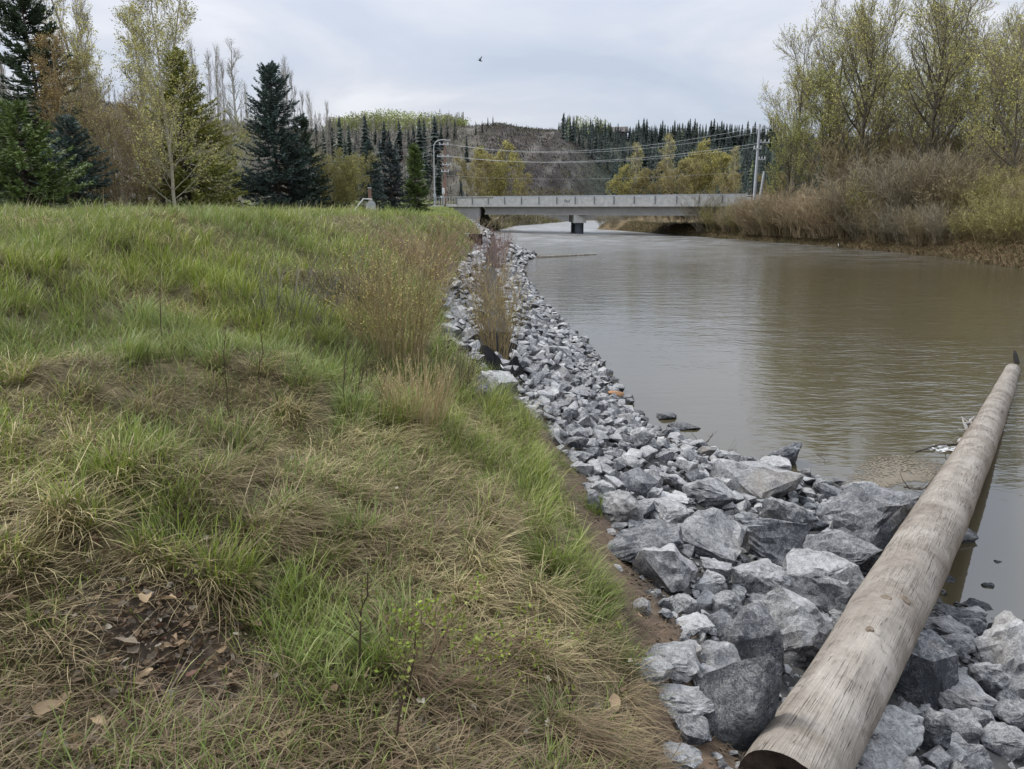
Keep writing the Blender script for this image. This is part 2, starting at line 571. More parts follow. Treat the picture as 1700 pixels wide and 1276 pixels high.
CY = [-8, 0, 5, 10, 15, 25, 48.6, 80, 116, 150, 175, 222, 240]
XC = [-7.5, -7.2, -6.6, -5.0, -3.8, -3.4, -3.7, -6.4, -10.5, -9, -5, 6, 30]
ZC = [3.2, 3.25, 3.25, 3.28, 3.31, 3.31, 3.05, 3.4, 3.75, 4, 5, 6, 7]
RY = [-8, 45.9, 57.5, 71, 92.6, 107.8, 122, 132.6, 150, 180, 240]
XR = [30, 31.5, 32.9, 31.3, 25.9, 21.5, 18.5, 14.8, 20, 42, 95]


MOUNDS = [(-4.6, 9.2, .8, .22), (-3.4, 8.0, .6, .16), (-2.7, 7.2, .5, -.14), (-4.2, 6.8, .7, .16), (-1.9, 5.4, .5, .12), (-2.6, 4.6, .5, .12), (-1.3, 4.4, .4, -.10), (-1.7, 3.4, .35, .10), (-.6, 5.6, .5, .08), (-2.3, 10.2, .7, .14), (-5.6, 8.2, .8, -.16), (-.4, 3.6, .35, .06), (-6.4, 10.5, 1.0, .14)]


def xedge(y):
    return np.interp(y, LY, XE)


def xwater(y):
    return np.interp(y, WY, XW)


def terrain(x, y, rough=True):
    x = np.asarray(x, float)
    y = np.asarray(y, float)
    xe, ze = np.interp(y, LY, XE), np.interp(y, LY, ZE)
    xw = np.interp(y, WY, XW)
    xc, zc = np.interp(y, CY, XC), np.interp(y, CY, ZC)
    xr = np.interp(y, RY, XR)
    ex = np.interp(y, [0, 8, 20, 60], [.62, .66, .8, .85])
    s = np.clip((xe - x) / (xe - xc), 0, 1)
    zl = ze + (zc - ze) * (s ** ex)
    zl = zl + sst(xc - x, 0, 45) * .15
    if rough:
        hum = (fbm(x * .9 + 5, y * .9, 3, 3) - .5) * .34 + (fbm(x * 2.6, y * 2.6 + 9, 8, 2) - .5) * .12
        for hx, hy, hr, hz in MOUNDS:
            zl = zl + hz * np.exp(-((x - hx) ** 2 + (y - hy) ** 2) / hr ** 2)
        zl = zl + hum * 1.3 * np.clip(s * 3, 0, 1) * np.interp(y, [0, 60, 90], [1, 1, .4])
    u = np.clip((x - xe) / np.maximum(xw - xe, .1), 0, 1)
    zm = ze * (1 - u) ** np.interp(y, [0, 8, 12], [1.35, 1.3, 1.0])
    zr_ = np.minimum((x - xr) * .95, 1.3) + sst(x - xr, 1.2, 15) * 2.2
    zriver = np.maximum(-np.minimum(x - xw, xr - x) * .4, -1.0)
    z = np.where(x < xe, zl, np.where(x < xw, zm, np.where(x > xr, zr_, np.minimum(zriver, 0))))
    return z


HP = [-900, -400, 0, 200, 340, 450, 540, 700, 780, 830, 870, 930, 1000, 1260, 1700, 2300, 3200]
HZ = [190, 172, 166, 178, 205, 214, 224, 228, 217, 212, 219, 223, 236, 243, 246, 240, 230]
HB = [150, 150, 150, 150, 150, 160, 165, 170, 175, 190, 205, 235, 265, 270, 270, 270, 270]


def _hill_gain(px):
    """how far the rising slope already stands above its own crest as seen from the river, so the crest lands right"""
    b = np.interp(px, HP, HB)
    sc_ = np.interp(px, [700, 800, 930, 1010], [0, 1, 1, 0])
    best = np.zeros_like(px)
    for t in np.linspace(.5, 1, 26):
        p_ = (1 - sc_) * (t * t * (3 - 2 * t)) + sc_ * np.sin(t * 1.57) ** .9
        best = np.maximum(best, p_ * 420 / (b + t * (420 - b)))
    return best


_GP = np.linspace(-900, 3200, 200)
_GV = _hill_gain(_GP)


def hill(a, r):
    """hill height along direction a = x/y at distance r = y"""
    px = 850 + a * 1228
    zr = EYE + ((345 - np.interp(px, HP, HZ)) / 1228 * 420 - 1.5) / np.interp(px, _GP, _GV)
    b = np.interp(px, HP, HB)
    t = np.clip((r - b) / (420 - b), 0, None)
    scarp = np.interp(px, [700, 800, 930, 1010], [0, 1, 1, 0])
    prof = np.where(t < 1, (1 - scarp) * (t * t * (3 - 2 * t)) + scarp * np.sin(np.clip(t, 0, 1) * 1.57) ** .9, 1 - (t - 1) * .25)
    x = a * r
    rg = (fbm(x / 30, r / 30, 21, 4) - .5) * (6 - 3 * scarp) * np.clip(t * 3, 0, 1) * np.clip(1.25 - t, .1, 1)
    zb = np.interp(px, [760, 830, 940, 1000], [3.0, -.6, -.6, 2.6])
    return np.where(r < b, -6, zb + (zr - zb) * prof) + rg


def px_ray(px, py):
    dx = (px - 850) / 1228
    dy = -(py - 638) / 1228
    c, s = math.cos(PITCH), math.sin(PITCH)
    return np.array((dx, c + dy * s, -s + dy * c))


def at(px, py, Y):
    """point at forward distance Y seen at a photo pixel"""
    d = px_ray(px, py)
    return d * (Y / d[1]) + np.array((0, 0, EYE))


def ghit(px, py, zmin=-5):
    """where a photo pixel's ray meets the terrain"""
    d = px_ray(px, py)
    Ys = np.concatenate([np.arange(1, 20, .02), np.arange(20, 200, .2)])
    Q = d[None] * (Ys / d[1])[:, None] + np.array((0, 0, EYE))
    zt = np.maximum(terrain(Q[:, 0], Q[:, 1]), zmin)
    k = np.argmax(Q[:, 2] < zt)
    return np.array((Q[k, 0], Q[k, 1], zt[k]))


# ground sheet
gx = np.concatenate([[-1200, -700, -420, -260, -170, -120, -90], np.arange(-70, -12, 1.6), np.arange(-12, -6, .3), np.arange(-6, 6.6, .17), np.arange(7, 48, .8), np.arange(48, 90, 3), [100, 140, 200, 300, 450, 700, 1200]])
gy = np.concatenate([[-60, -20, -8], np.arange(-4, 0, .5), np.arange(0, 16, .15), np.arange(16, 40, .4), np.arange(40, 130, 1.2), np.arange(130, 242, 3), [260, 320, 450, 700, 1200]])
GX, GY = np.meshgrid(gx, gy)
GZ = terrain(GX, np.clip(GY, -8, 240))
V = np.stack([GX, GY, GZ], -1).reshape(-1, 3)
ny, nx = GX.shape
I = np.arange(nx * ny).reshape(ny, nx)
F = np.stack([I[:-1, :-1], I[:-1, 1:], I[1:, 1:], I[1:, :-1]], -1).reshape(-1, 4)
fx, fy, fz = V[:, 0], V[:, 1], V[:, 2]
e = xedge(fy) - fx
thatch = np.array((.135, .105, .06))
soil = np.array((.12, .085, .058))
grav = np.array((.062, .060, .056))
mud = np.array((.10, .075, .045))
green = np.array((.095, .105, .042))
nz_ = fbm(fx * 1.3, fy * 1.3, 4, 3)[:, None]
c = thatch * nz_ + (thatch * .35 + green * .65) * (1 - nz_)
_lt = np.zeros(len(fx))
for _px, _py in ((280, 1090), (240, 1040), (330, 1130), (700, 1190)):
    _q = ghit(_px, _py)
    _lt = np.maximum(_lt, sst(-np.hypot(fx - _q[0], fy - _q[1]), -.42, -.2))
c = c * (1 - _lt[:, None]) + _lt[:, None] * np.array((.062, .047, .033))
farm = sst(fy, 12, 40)[:, None] * (fx < -4)[:, None]
c = c * (1 - farm) + green * 1.1 * farm
w = sst(-e, -.28, -.12)[:, None]
c = c * (1 - w) + soil * w
w = sst(-e, np.interp(fy, [0, 3, 6, 8], [.25, .2, .12, .0]), np.interp(fy, [0, 3, 6, 8], [.4, .35, .25, .1]))[:, None]
c = c * (1 - w) + grav * w
w = (fx > xwater(fy) + .1)[:, None]
c = np.where(w, mud, c)
rb = (fx > np.interp(fy, RY, XR))[:, None]
c = np.where(rb, np.array((.14, .105, .06)) * (.7 + .6 * nz_), c)
tag(mk('ground', V, [F], M_GROUND, col=c, smooth=True), kind='structure')

# water
tag(mk('river', [(-40, -30, 0), (420, -30, 0), (420, 420, 0), (-40, 420, 0)], [[(0, 1, 2, 3)]], M_WATER), kind='structure')

# hills
ha = np.concatenate([np.linspace(-2.4, -.8, 40), np.linspace(-.78, .78, 240), np.linspace(.8, 2.4, 40)])
hr = np.concatenate([np.linspace(150, 440, 90), np.linspace(450, 1100, 30)])
A, R_ = np.meshgrid(ha, hr)
Hz = hill(A, R_)
V = np.stack([A * R_, R_, Hz], -1).reshape(-1, 3)
ny, nx = A.shape
I = np.arange(nx * ny).reshape(ny, nx)
F = np.stack([I[:-1, :-1], I[:-1, 1:], I[1:, 1:], I[1:, :-1]], -1).reshape(-1, 4)
pxs = 850 + V[:, 0] / V[:, 1] * 1228
brown = np.array((.098, .090, .072))
n1 = fbm(V[:, 0] / 14, V[:, 1] / 14, 31, 4)[:, None]
# gullies running down the scarp, leaning to the right
gul = fbm((V[:, 0] - V[:, 2] * .9) / 5.0, V[:, 2] / 60, 40, 3)[:, None]
c = brown * (.62 + .75 * n1)
sc = np.interp(pxs, [770, 830, 940, 1010], [0, 1, 1, 0])[:, None]
c = c * (1 - sc) + sc * (np.array((.068, .059, .053)) * (.5 + .9 * n1) + np.array((.075, .07, .06)) * sst(gul, .5, .8))
lowg = (sst(V[:, 2], 9, 3) * np.interp(pxs, [780, 820, 930, 960], [0, 1, 1, 0]))[:, None]
c = c * (1 - lowg) + lowg * (np.array((.24, .22, .12)) * (.5 + n1))
rg = np.interp(pxs, [920, 1000], [0, 1])[:, None]
c = c * (1 - rg) + rg * np.array((.05, .058, .045))
tag(mk('hills', V, [F], M_HILL, col=c, smooth=True), kind='structure')

# reddish path across the field and the road up to the bridge
def strip(name, pts, w, m, dz=.02):
    pts = np.array(pts, float)
    T = nrm(np.gradient(pts, axis=0))
    Nn = np.stack([-T[:, 1], T[:, 0]], 1)
    L, R2 = pts + Nn * w / 2, pts - Nn * w / 2
    V = np.concatenate([np.c_[L, terrain(L[:, 0], L[:, 1]) + dz], np.c_[R2, terrain(R2[:, 0], R2[:, 1]) + dz]])
    n = len(pts)
    i = np.arange(n - 1)
    return tag(mk(name, V, [np.stack([i + n, i + 1 + n, i + 1, i], 1)], m), kind='structure')


_x = np.linspace(-24, -8.6, 50)
_V = []
for _yy, _dz in ((13.7, -.1), (14.0, -.02), (14.9, .09), (15.6, -.1)):
    _V.append(np.c_[_x, np.full(50, _yy), terrain(_x, np.full(50, _yy), False) + _dz + .03 * vn(_x * 2, _x * 0 + _yy, 3)])
_V = np.array(_V)
_I = np.arange(200).reshape(4, 50)
tag(mk('dirt_path', _V.reshape(-1, 3), [np.stack([_I[:-1, :-1], _I[:-1, 1:], _I[1:, 1:], _I[1:, :-1]], -1).reshape(-1, 4)], M_BRICKPATH, smooth=True), kind='structure')

# ---------------------------------------------------------------- bridge
BA, BB = np.array((-10.4, 120.)), np.array((29.0, 94.))
BL = float(np.linalg.norm(BB - BA))
BRZ = math.atan2(BB[1] - BA[1], BB[0] - BA[0])
br = thing('road_bridge', 'pale concrete road bridge crossing the river on one middle pier', 'bridge', (BA[0], BA[1], 0), BRZ)
XA, XP = 6.3, BL * .5          # abutment face, pier


def bpart(name, m, boxes, parent=br):
    b = MB()
    for c_, d_ in boxes:
        b.box(c_, d_)
    o = b.obj(name, m, parent)
    return o


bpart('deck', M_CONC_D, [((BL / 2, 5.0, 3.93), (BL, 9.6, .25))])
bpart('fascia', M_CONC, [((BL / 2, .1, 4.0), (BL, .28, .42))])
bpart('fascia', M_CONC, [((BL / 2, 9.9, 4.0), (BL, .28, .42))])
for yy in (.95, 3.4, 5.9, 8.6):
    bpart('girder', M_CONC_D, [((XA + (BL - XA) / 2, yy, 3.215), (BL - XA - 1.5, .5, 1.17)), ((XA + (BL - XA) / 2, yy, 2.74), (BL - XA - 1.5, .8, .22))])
_sk = np.array((math.sin(BRZ - .07), math.cos(BRZ - .07)))       # back walls follow the stream, not the deck
fp = np.array([(0, .3), (XA, .3), (XA + _sk[0] * 9, .3 + _sk[1] * 9), (0, 9.4)])
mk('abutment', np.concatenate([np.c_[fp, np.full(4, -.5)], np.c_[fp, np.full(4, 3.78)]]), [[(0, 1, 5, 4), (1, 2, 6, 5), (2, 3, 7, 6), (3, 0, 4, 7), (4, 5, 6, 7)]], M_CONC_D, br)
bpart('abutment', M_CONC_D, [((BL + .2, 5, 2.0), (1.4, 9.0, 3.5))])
_pk = np.array((math.sin(BRZ), math.cos(BRZ)))
MB().box((XP + _pk[0] * 5, .7 + _pk[1] * 5, 2.08), (1.75, 9.6, 1.1), -BRZ).obj('pier_cap', M_CONC, br)
for yy in (1.2, 8.6):
    xx_, yy_ = XP + _pk[0] * yy, .7 + _pk[1] * yy
    V, F = tubes(np.array([[(xx_, yy_, -1.5), (xx_, yy_, 1.0), (xx_, yy_, 1.56)]]), np.array([[.62, .62, .62]]), 20, True)
    mk('pier_column', V, F, M_CONC_B, br, smooth=True, sharp=40)
npan = 15
for i in range(npan):
    x0, x1 = 2.2 + (BL - 2.3) * i / npan, 2.2 + (BL - 2.3) * (i + 1) / npan
    pn = bpart('barrier_panel', M_CONC, [(((x0 + x1) / 2, .06, 4.62), (x1 - x0 - .07, .2, .84))])
    bpart('barrier_panel', M_CONC, [(((x0 + x1) / 2, 9.94, 4.62), (x1 - x0 - .07, .2, .84))])
    if i == 6:
        # dark sprayed strokes on one panel
        fc = bpy.data.curves.new('graffiti', 'FONT')
        fc.body = 'Paul'
        fc.size = .58
        fc.shear = .25
        fc.extrude = .003
        fo = bpy.data.objects.new('graffiti', fc)
        COL.objects.link(fo)
        bpy.context.view_layer.update()
        gm = bpy.data.meshes.new_from_object(fo.evaluated_get(bpy.context.evaluated_depsgraph_get()))
        bpy.data.objects.remove(fo)
        gm.materials.clear()
        gm.materials.append(M_GRAF)
        fo = bpy.data.objects.new('graffiti', gm)
        COL.objects.link(fo)
        fo.rotation_euler = (math.pi / 2, 0, 0)
        fo.location = ((x0 + x1) / 2 - .35, -.05, 4.38)
        fo.parent = pn
    bpart('rail_post', M_STEEL_D, [((x0, -.08, 4.66), (.13, .09, 1.0))])
bpart('rail_post', M_STEEL, [((BL - .15, -.07, 4.66), (.09, .07, 1.0))])
bpart('top_rail', M_STEEL, [((BL / 2 + 1.1, .0, 5.25), (BL - 2.2, .16, .14))])
bpart('top_rail', M_STEEL, [((BL / 2 + 1.1, 9.95, 5.25), (BL - 2.2, .16, .14))])
# bars of the open railing at the left end of the bridge
for i in range(9):
    bpart('railing_bar', M_STEEL, [((-2.4 + i * .52, .0, 4.7), (.06, .06, 1.1))])
bpart('top_rail', M_STEEL, [((-.1, .0, 5.28), (4.6, .1, .08))])

# road embankment behind the left bank (approach to the bridge)
bd = np.array((BB - BA) / BL)
bn = np.array((-bd[1], bd[0]))
pts = []
for k in range(14):
    s_ = -k * 2.2
    p = BA + bd * s_ + bn * (.04 * s_ * s_ * -.12)
    pts.append(p)
pts = np.array(pts)
V = []
for p in pts:
    for off, z in ((-3.2, 1.5), (-.4, 4.02), (9.8, 4.02), (12.5, 1.5)):
        q = p + bn * off
        V.append((q[0], q[1], z))
V = np.array(V)
I = np.arange(len(V)).reshape(-1, 4)
F = np.concatenate([np.stack([I[:-1, j], I[:-1, j + 1], I[1:, j + 1], I[1:, j]], -1) for j in range(3)])
cc = np.tile(np.array([(.12, .11, .06), (.2, .2, .2), (.2, .2, .2), (.12, .11, .06)]), (len(pts), 1))
tag(mk('road', V, [F], M_GROUND, col=cc), kind='structure')
# right bank approach
V, pr = [], []
for k in range(12):
    p = BB + bd * (k * 3 + .2)
    for off, z in ((-3.6, 1.0), (-.4, 3.85), (9.8, 3.85), (15, -.8)):
        q = p + bn * off
        V.append((q[0], q[1], z))
V = np.array(V)
I = np.arange(len(V)).reshape(-1, 4)
F = np.concatenate([np.stack([I[:-1, j], I[1:, j], I[1:, j + 1], I[:-1, j + 1]], -1) for j in range(3)])
cc = np.tile(np.array([(.085, .068, .048), (.11, .09, .065), (.2, .2, .2), (.1, .085, .06)]), (12, 1))
tag(mk('road', V, [F], M_GROUND, col=cc), kind='structure')


def pole_path(name, p0, p1, r0, r1, m, parent, k=6, sides=10):
    P = np.linspace(p0, p1, k)[None]
    V, F = tubes(P, np.linspace(r0, r1, k)[None], sides, True)
    return mk(name, V, F, m, parent, smooth=True, sharp=50)


# street lamp at the left end
lp = at(722, 336, 122)
lamp = thing('street_lamp', 'tall curved-arm street lamp at the left end of the bridge', 'street lamp', (lp[0], lp[1], 3.7))
pole_path('pole', (0, 0, 0), (0, 0, 8.9), .13, .08, M_STEEL, lamp)
ar = np.array([(0, 0, 8.9), (.06, 0, 9.45), (.3, 0, 9.95), (.75, 0, 10.25), (1.4, 0, 10.32), (2.0, 0, 10.3)])
V, F = tubes(ar[None], np.full((1, 6), .07), 8)
mk('arm', V, F, M_STEEL, lamp, smooth=True)
MB().box((2.35, 0, 10.28), (.75, .3, .16)).obj('lamp_head', M_STEEL, lamp)
MB().box((0, 0, 1.9), (.4, .35, .5)).obj('control_box', M_STEEL, lamp)

# small posts and marker by the lamp
for px_, h_, w_, lb, nm, ct in ((733, 1.7, .1, 'short round-headed marker post left of the bridge railing', 'marker_post', 'post'), (736.5, 2.6, .2, 'white marker board on post at the bridge end', 'marker_board', 'sign')):
    q = at(px_, 336, 119)
    t_ = thing(nm, lb, ct, (q[0], q[1], 4.0))
    pole_path('post', (0, 0, -.4), (0, 0, h_ - .5), .05, .05, M_STEEL, t_, 2, 8)
    MB().box((0, 0, h_ - .4), (max(w_ * 2, .25), .06, .9 if w_ > .1 else .3)).obj('board', M_WHITE, t_)


def utility_pole(loc, h, lab, arms, wood, base_posts=()):
    t_ = thing('utility_pole', lab, 'utility pole', loc)
    pole_path('pole', (0, 0, 0), (0, 0, h), .19, .13, wood, t_)
    for z, L_, dx, rz in arms:
        a_ = MB().box((dx, -.16, z), (L_, .12, .14), 0).obj('crossarm', M_POLEGREY, t_)
        for s_ in (-.42, 0, .42):
            V, F = tubes(np.array([[(dx + s_ * L_, -.16, z + .07), (dx + s_ * L_, -.16, z + .2), (dx + s_ * L_, -.16, z + .33)]]), np.array([[.05, .07, .03]]), 6, True)
            mk('insulator', V, F, M_WHITE, a_)
    return t_


lq = at(740, 335, 128)
up1 = utility_pole((lq[0], lq[1], 3.7), 10.4, 'reddish wooden utility pole with stacked crossarms beside the street lamp', [(10.1, 1.6, -.1, 0), (8.2, 2.0, -.3, 0), (6.9, 1.5, .3, 0), (5.8, 1.3, 0, 0)], M_POLEWOOD)
lq2 = at(737.5, 335, 126)
t_ = thing('wooden_pole', 'shorter reddish pole stub just left of the utility pole', 'pole', (lq2[0], lq2[1], 3.7))
pole_path('post', (0, 0, 0), (0, 0, 4.2), .16, .13, M_POLEWOOD, t_)
rq = at(1252, 332, 90)
up2 = utility_pole((rq[0], rq[1], 2.6), 10.4, 'tall pale grey utility pole right of the bridge end', [(9.95, 1.1, .75, 0), (8.4, 1.1, .7, 0), (7.7, .9, -.1, 0), (6.5, .8, .5, 0)], M_POLEGREY)
rq3 = at(1259, 332, 93)
t_ = thing('wooden_pole', 'shorter pale pole leaning against the tall grey utility pole', 'pole', (rq3[0], rq3[1], 2.6))
pole_path('post', (0, 0, 0), (.45, 0, 5.3), .16, .13, M_POLEGREY, t_)
rq4 = at(1249, 332, 92)
t_ = thing('wooden_pole', 'low brown post at the foot of the grey utility pole', 'pole', (rq4[0], rq4[1], 2.6))
pole_path('post', (0, 0, 0), (0, 0, 2.6), .12, .11, M_POLEWOOD, t_)


def wire(p0, p1, sag, lab, r=.022, grp=None):
    k = 28
    s_ = np.linspace(0, 1, k)[:, None]
    P = p0 * (1 - s_) + p1 * s_
    P[:, 2] -= sag * 4 * (s_ * (1 - s_))[:, 0]
    V, F = tubes(P[None], np.full((1, k), r * .5), 4)
    o = mk('power_line', V, F, M_WIRE)
    tag(o, lab, 'cable', 'power lines across the river')


UP1, UP2 = np.array(up1.location), np.array(up2.location)
for (z1, x1, z2, x2, sag, lab, r_) in ((10.3, -.3, 10.2, .3, 2.0, 'topmost power line strung above the bridge', .03), (10.2, .3, 9.7, .9, 1.9, 'second power line from the top above the bridge', .026), (8.4, -.9, 8.3, 0, 1.55, 'thick power line of the middle pair above the bridge', .034), (8.4, .3, 8.0, .4, 1.5, 'thinner power line of the middle pair above the bridge', .022), (5.2, 0, 5.2, 0, .75, 'lowest thin cable just above the bridge railing', .014)):
    wire(UP1 + np.array((x1, -.1, z1)), UP2 + np.array((x2, -.1, z2)), sag, lab, r_)
for (z1, x1, z2, lab) in ((10.2, -.6, 8.8, 'upper power line running left from the reddish utility pole'), (9.3, -.5, 8.1, 'lower power line running left from the reddish utility pole')):
    wire(UP1 + np.array((x1, 0, z1)), np.array((-45, 126, 3.0 + z2)), 1.0, lab, .02)
wire(UP2 + np.array((.7, 0, 8.4)), np.array((UP2[0] + 14, UP2[1] + 10, 1.5)), .2, 'slanting guy wire right of the grey utility pole', .03)
wire(UP2 + np.array((.0, 0, 5.2)), np.array((UP2[0] + 40, UP2[1] - 5, 8.0)), .5, 'thin cable running right from the grey utility pole', .014)

# post and rail fence right of the bridge end
fr = thing('rail_fence', 'low wooden rail fence between the bridge end and the grey pole', 'fence', (BB[0], BB[1], 3.75), BRZ)
for i in range(4):
    MB().box((.6 + i * 1.5, 0, .45), (.14, .14, 1.1)).obj('post', M_POLEGREY, fr)
for z in (.4, .85):
    MB().box((2.9, -.1, z), (5.2, .06, .12)).obj('rail', M_POLEGREY, fr)

# grey panel with slanting frame and wooden post at the edge of the field
q = at(607, 337, 40)
gp = thing('metal_panel', 'grey metal panel under a slanting bracket at the edge of the field', 'panel', (q[0], q[1], 3.45))
V = np.array([(0, 0, -.3), (.55, 0, -.3), (.5, 0, .42), (.28, 0, .58), (0, 0, .35)])
V = np.concatenate([V, V + np.array((0, .04, 0))])
mk('plate', V, [[(0, 1, 2, 3, 4)], [(9, 8, 7, 6, 5)], [(0, 5, 6, 1), (1, 6, 7, 2), (2, 7, 8, 3), (3, 8, 9, 4), (4, 9, 5, 0)]], M_STEEL, gp)
pole_path('bracket', (-.75, .1, -.1), (-.12, .1, .62), .035, .035, M_WHITE, gp, 2, 6)
pole_path('bracket', (-.14, .1, .62), (.34, .1, .6), .03, .03, M_WHITE, gp, 2, 6)
q = at(614.5, 337, 40.6)
wp = thing('wooden_post', 'square brown wooden post behind the grey metal panel', 'post', (q[0], q[1], 3.2))
MB().box((0, 0, .62), (.15, .15, 1.6)).obj('post', M_POLEWOOD, wp)
MB().box((0, 0, 1.44), (.18, .18, .05)).obj('cap', M_POLEGREY, wp)

# small dark house on the wooded ridge
hq = at(1022, 222, 415)
ho = thing('house', 'small dark-roofed house with a white gable among the conifers on the ridge', 'house', (hq[0], hq[1], hq[2] - 3), -.25)
MB().box((0, 0, 1.2), (11, 7, 5.5)).obj('wall', M_RED, ho)
MB().box((-1.5, -3.6, 2.2), (4.2, .3, 3.2)).obj('gable_wall', M_WHITE, ho)
V = np.array([(-6.5, -4.5, 3.7), (6.5, -4.5, 3.7), (6.5, 4.5, 3.7), (-6.5, 4.5, 3.7), (-6.5, 0, 6.6), (6.5, 0, 6.6)])
mk('roof', V, [[(0, 1, 5, 4), (2, 3, 4, 5)], [(3, 0, 4), (1, 2, 5)], [(3, 2, 1, 0)]], M_RED, ho)
for x_ in (-2.4, -.6):
    MB().box((x_, -3.8, 2.2), (1.1, .12, 1.5)).obj('window', M_CONC_B, ho)

# timber crib end on the left bank
q = ghit(786, 402)
tb = thing('timber_end', 'dark squared timber end with pale weathered top sticking out of the bank', 'timber', (q[0], q[1], q[2] - .05), .0)
MB().box((.12, 0, .2), (.62, .5, .46)).obj('dark_end', M_DARKWOOD, tb)
MB().box((-.75, .15, .36), (1.1, .4, .18), -.05).obj('pale_top', M_WHITE, tb)


# ---------------------------------------------------------------- trees
def conifer(name, H, Rm, seed, cols, dens=1.0, spray=.26, shape=.85, lab='', cat='tree', loc=(0, 0, 0), tipc=1.5, sparse_top=False, rz=0, low=.02):
    rs = RS(seed)
    t_ = thing(name, lab, cat, loc, rz)
    k = 8
    tr = np.zeros((1, k, 3))
    tr[0, :, 2] = np.linspace(-.3, H, k)
    tr[0, 1:-1, :2] = rs.normal(0, .012 * H ** .5, (k - 2, 2))
    V, F = tubes(tr, np.linspace(.016 * H, .012, k)[None], 7)
    tr_o = mk('trunk', V, F, M_BARK, t_, col=np.array((.09, .07, .055)), smooth=True)
    nb = int(40 * H * dens)
    z = H * (low + (.985 - low) * (rs.rand(nb) ** 1.12))
    lob = 1 + .22 * np.sin(rs.rand() * 6 + z / H * 9) * rs.rand(nb)
    az = rs.rand(nb) * 6.283
    f = z / H
    L = Rm * (1 - f) ** shape * (.74 + .38 * rs.rand(nb)) * (1 + .12 * np.sin(az * 3 + f * 11)) * lob * np.where(f < .08, .85, 1) + .1
    L = np.minimum(L, Rm * 1.15)
    el = np.radians(np.interp(f, [0, .5, 1], [-14, 2, 42])) + rs.normal(0, .12, nb)
    d = np.stack([np.cos(az) * np.cos(el), np.sin(az) * np.cos(el), np.sin(el)], 1)
    kb = 5
    s_ = np.linspace(0, 1, kb)
    base = np.stack([np.zeros(nb), np.zeros(nb), z], 1)
    P = base[:, None] + d[:, None] * (L[:, None] * s_[None])[..., None]
    sag = np.interp(f, [0, .6, 1], [.16, .10, 0.0])
    P[:, :, 2] += L[:, None] * (-sag[:, None] * np.sin(s_ * 2.6)[None] + .12 * s_[None] ** 2.5)
    Vb, Fb = tubes(P, (np.linspace(.028, .006, kb)[None] * (L[:, None] / Rm + .3)), 3)
    # needle sprays along the branches
    ns = np.maximum((L / (spray * .30)).astype(int), 3)
    bi = np.repeat(np.arange(nb), ns)
    tt = np.concatenate([1 - (1 - np.linspace(.18, 1, n)) ** 1.15 for n in ns])
    tt = np.clip(tt + rs.normal(0, .02, len(tt)), .05, 1)
    f_ = tt * (kb - 1)
    i0 = np.clip(f_.astype(int), 0, kb - 2)
    w_ = (f_ - i0)[:, None]
    B0 = P[bi, i0] * (1 - w_) + P[bi, i0 + 1] * w_
    T = nrm(P[bi, i0 + 1] - P[bi, i0])
    SV, SF, SC = [], [], []
    n0 = 0
    base_c = np.array(cols)
    for side in (-1, 1, 0, .4 * (-1) ** seed):
        U = nrm(np.cross(T, np.array([0, 0, 1.])) + 1e-6)
        dr = nrm(T * .75 + U * side * 1.0 + rs.normal(0, .22, T.shape) + np.array([0, 0, -.10 if side else .35]))
        ln = spray * rs.uniform(.6, 1.25, len(T)) * np.interp(tt, [0, .5, 1], [1.25, 1.1, .75])
        wd = spray * .125
        Nn = nrm(np.cross(dr, U + rs.normal(0, .5, T.shape)))
        sd = nrm(np.cross(dr, Nn))
        b0 = B0 + rs.normal(0, .02, B0.shape)
        V4 = np.stack([b0, b0 + dr * (ln * .5)[:, None] + sd * wd, b0 + dr * ln[:, None], b0 + dr * (ln * .5)[:, None] - sd * wd], 1)
        SV.append(V4.reshape(-1, 3))
        SF.append(np.arange(len(T) * 4).reshape(-1, 4) + n0)
        n0 += len(T) * 4
        pick = rs.rand(len(T))[:, None]
        cc = base_c[0] * (1 - pick) + base_c[1] * pick
        br_v = (.75 + .5 * rs.rand(nb))[bi][:, None]
        cc = cc * br_v
        c4 = np.repeat(cc[:, None], 4, 1)
        c4[:, 2] *= tipc
        SC.append(c4.reshape(-1, 3))
    mb = MB()
    mb.add(Vb, Fb, np.array((.07, .055, .045)))
    mb.add(np.concatenate(SV), [np.concatenate(SF)], np.concatenate(SC))
    cr = mb.obj('crown', M_NEEDLE, t_)
    part_of(t_, tr_o, cr)
    return t_


